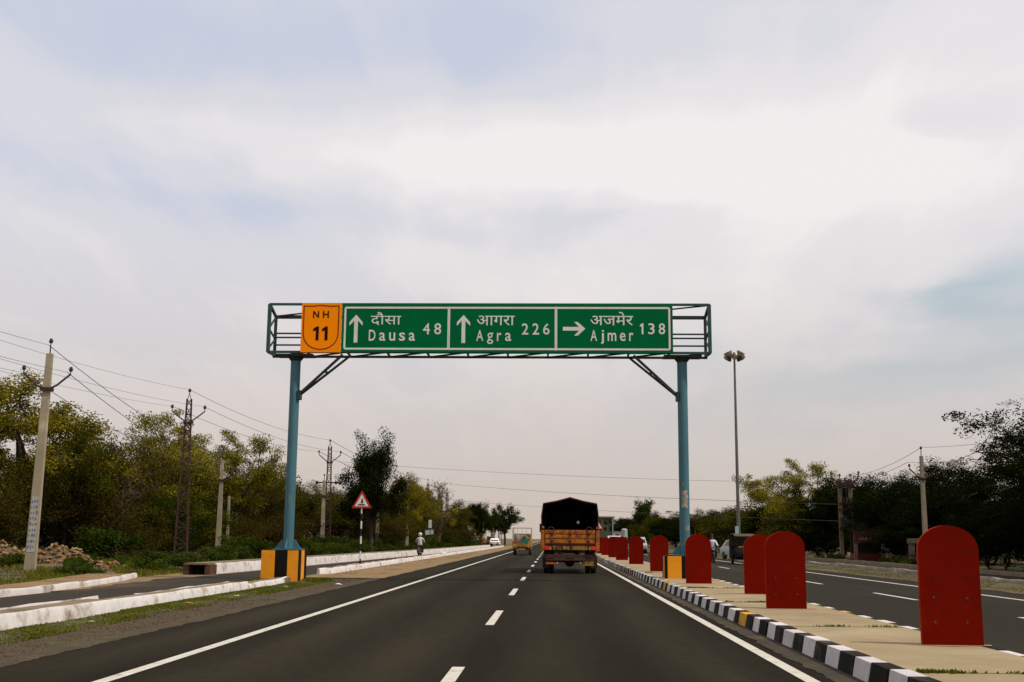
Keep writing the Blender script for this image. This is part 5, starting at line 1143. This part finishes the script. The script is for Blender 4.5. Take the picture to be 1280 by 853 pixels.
GR = leafmat('grass_green', (.125, .125, .013), (.082, .092, .010), .2, 0, .4); GD = leafmat('grass_dry', (.15, .105, .04), (.10, .08, .03), .2, 0, .35)
def nz(x, y, s): return math.sin(x * 1.7 * s + 3 * math.sin(y * .31 * s)) * math.sin(y * .9 * s + 1.3 * math.sin(x * .7 * s))
def strip_region(x0, x1, y0, y1, s=1.0, thr=-.3, p=1.6):
    def f(rs):
        x = x0 + (x1 - x0) * rs.rand(); y = y0 + (y1 - y0) * rs.rand() ** p
        return (x, y) if nz(x, y, s) > thr else (None, None)
    return f
def verge_region(rs):
    y = 9 + 29 * rs.rand() ** 1.6; x = -8.08 + 1.1 * rs.rand() ** 1.7
    return (x, y) if nz(x, y, 1.2) + rs.normal(0, .5) > -.1 else (None, None)
grass('verge_grass', 60000, verge_region, .045, GR, 1, 'short green grass along the foot of the white separator')
grass('verge_grass', 4000, strip_region(-9.6, -7.3, 36.3, 38.6, 1.2, -.6, 1), .10, GR, 2, 'green grass around the left striped footing')
grass('field_grass', 42000, strip_region(-34, -13.9, 30, 62, .5, -.2, 1), .16, GR, 3, 'patchy green grass and weeds on the open ground at the left')
grass('dry_grass', 16000, strip_region(-30, -13.9, 28, 60, .8, -.1, 1), .12, GD, 4, 'dry straw coloured grass on the open ground at the left')
grass('kerb_weeds', 5000, strip_region(-8.9, -6.6, 44, 110, 1.5, .3, 1.4), .06, GR, 5, 'thin grass at the foot of the long separator')
grass('outer_grass', 16000, strip_region(13.2, 16.0, 18, 110, .8, -.1, 1.4), .07, GR, 6, 'thin grass beyond the opposite carriageway')
def joint_region(rs):
    y = (11.2, 17.0, 23.4, 30.1, 43.5)[rs.randint(5)]; x = 3.45 + 1.5 * rs.rand() ** 1.4
    return (x, y + .035 + rs.normal(0, .035)) if nz(x, y, 2.4) + rs.normal(0, .25) > .35 else (None, None)
jg = grass('joint_weeds', 1500, joint_region, .035, GR, 7, 'tiny weeds growing in the cracks of the median'); jg.location.z = .21
# ------------------------------------------------------------------ rubble and litter
def stone_mesh(seed, mat, sx=1, sy=1, sz=.7):
    rg = random.Random(seed); bm = bmesh.new(); bmesh.ops.create_icosphere(bm, subdivisions=1, radius=.5)
    for v in bm.verts: v.co = Vector((v.co.x * sx, v.co.y * sy, v.co.z * sz)) * rg.uniform(.7, 1.25)
    me = bpy.data.meshes.new('stone'); bm.to_mesh(me); bm.free(); me.materials.append(mat); return me
M_rub = [pm('rubble_tan', (.23, .145, .058), (.15, .092, .038), 6, .95, .4, 20, rand=.3), pm('rubble_brick', (.20, .095, .038), (.13, .062, .026), 6, .95, .4, 20, rand=.25), pm('rubble_pale', (.31, .225, .125), (.22, .15, .078), 6, .95, .3, 20, rand=.2)]
stones = [stone_mesh(i, M_rub[i % 3], random.uniform(.8, 1.5), random.uniform(.7, 1.1), random.uniform(.4, .75)) for i in range(9)]
def heap(x, y, L_, wd, h, n, label, seed, smax=.42):
    rg = random.Random(seed); t = thing('rubble_heap', (x, y, gz(x, y)), label, 'rubble')
    vs = []; nx, ny = 16, 10
    def hz(u, v): return h * max(0, 1 - u * u - v * v) ** .8 * (.75 + .3 * math.sin(u * 5 + seed) * math.cos(v * 4 + u * 3))
    for j in range(ny + 1):
        for i in range(nx + 1):
            u, v = -1.05 + 2.1 * i / nx, -1.05 + 2.1 * j / ny; vs.append((u * L_, v * wd, hz(u, v) - .06 + rg.uniform(-.03, .03)))
    MB().add(vs, [(j * (nx + 1) + i, j * (nx + 1) + i + 1, (j + 1) * (nx + 1) + i + 1, (j + 1) * (nx + 1) + i) for j in range(ny) for i in range(nx)]).build('mound', pm('rubble_soil', (.17, .100, .045), (.08, .05, .024), 3, .95, 1.0, 9), t)
    for k in range(n):
        u, v = rg.uniform(-1, 1), rg.uniform(-1, 1)
        if u * u + v * v > 1.1: continue
        o = link('stone', rg.choice(stones), t, (u * L_, v * wd, hz(u, v) + rg.uniform(-.02, .05))); s = rg.uniform(.12, smax); o.scale = (s, s, s); o.rotation_euler = (rg.uniform(-.6, .6), rg.uniform(-.6, .6), rg.uniform(0, 6))
heap(-24.6, 50.5, 2.4, 1.3, .80, 300, 'pale brick and concrete rubble heap left of the near concrete pole', 1, .30)
heap(-21.5, 50.0, 1.5, 1.0, .78, 260, 'brown earth and rubble heap right of the near concrete pole', 2, .22)
heap(-18.6, 47.5, 1.1, .8, .22, 60, 'low scatter of pale rubble stones near the drain opening', 3, .3)
LT = [pm('litter_white', (.74, .72, .68), None, 9, .7), pm('litter_orange', (.42, .14, .03), None, 9, .8), pm('litter_yellow', (.52, .40, .12), None, 9, .8), pm('litter_dark', (.03, .018, .014), None, 9, .8)]
def litter(x, y, s, m, label, z=None, seed=0):
    rg = random.Random(seed); n = 7; vs = [(0, 0, rg.uniform(.2, .5) * s)] + [(s * rg.uniform(.6, 1.2) * math.cos(6.28 * i / n), s * rg.uniform(.5, .9) * math.sin(6.28 * i / n), rg.uniform(.0, .3) * s) for i in range(n)] + [(0, 0, 0)]
    MB().add(vs, [(0, 1 + i, 1 + (i + 1) % n) for i in range(n)] + [(n + 1, 1 + (i + 1) % n, 1 + i) for i in range(n)]).build('litter', LT[m], loc=(x, y, (gz(x, y) if z is None else z) + .015), label=label, cat='litter')
for i, a in enumerate([(-7.62, 24.3, .10, 1, 'crumpled orange litter on the grass by the white separator'), (-7.6, 29.6, .09, 2, 'yellowish paper scrap on the grass near the separator'), (-7.45, 31.2, .10, 3, 'dark lump of rubbish on the grass near the striped footing'),
                       (-7.5, 32.8, .08, 0, 'white paper scrap on the grass nearest the striped footing'), (-7.5, 27.6, .09, 0, 'white scrap on the grass between orange and yellow litter'), (-7.55, 19.0, .06, 2, 'pale scrap on the grass at the lower left'),
                       (-6.35, 34.5, .14, 0, 'white plastic bag on the sandy edge right of the striped footing'), (-20.0, 45.5, .26, 0, 'white plastic bag on the open ground left of the drain'), (-8.75, 92, .35, 0, 'pale sack lying on the far separator near the motorcyclist')]):
    litter(a[0], a[1], a[2], a[3], a[4], .20 if i == 8 else None, i)
def gravel(n, reg, name, label, smin, smax, mat, seed):
    rs = random.Random(seed); mb = MB()
    for k in range(n):
        x, y = reg(rs); s = rs.uniform(smin, smax); a = rs.uniform(0, 6.28); z = -.02
        v = [(x + s * math.cos(a + q * 2.09) * rs.uniform(.7, 1.2), y + s * math.sin(a + q * 2.09), z) for q in range(3)] + [(x, y, z + s * rs.uniform(.3, .6) + .018)]
        mb.v += v; o = len(mb.v) - 4; mb.f += [(o, o + 1, o + 3), (o + 1, o + 2, o + 3), (o + 2, o, o + 3)]; mb.m += [0] * 3
    me = bpy.data.meshes.new(name); me.from_pydata(mb.v, [], mb.f); me.materials.append(mat); link(name, me, label=label, cat='gravel', kind='stuff')
MG = leafmat('gravel_stones', (.11, .075, .04), (.05, .035, .02), 0.0, 0, .5)
gravel(7000, lambda r: (-7.6 + 1.75 * r.random() ** .8, 10 + 34 * r.random() ** 1.5), 'verge_gravel', 'loose gravel along the left road edge', .008, .028, MG, 1)
gravel(2200, lambda r: (2.84 + .3 * r.random() ** .6, 8 + 34 * r.random() ** 1.5), 'kerb_gravel', 'loose grit along the median kerb', .006, .018, MG, 2)
gravel(1500, lambda r: (-8.4 + 2.4 * r.random(), 45 + 60 * r.random() ** 1.5), 'verge_gravel', 'loose stones on the sandy verge', .015, .04, MG, 3)
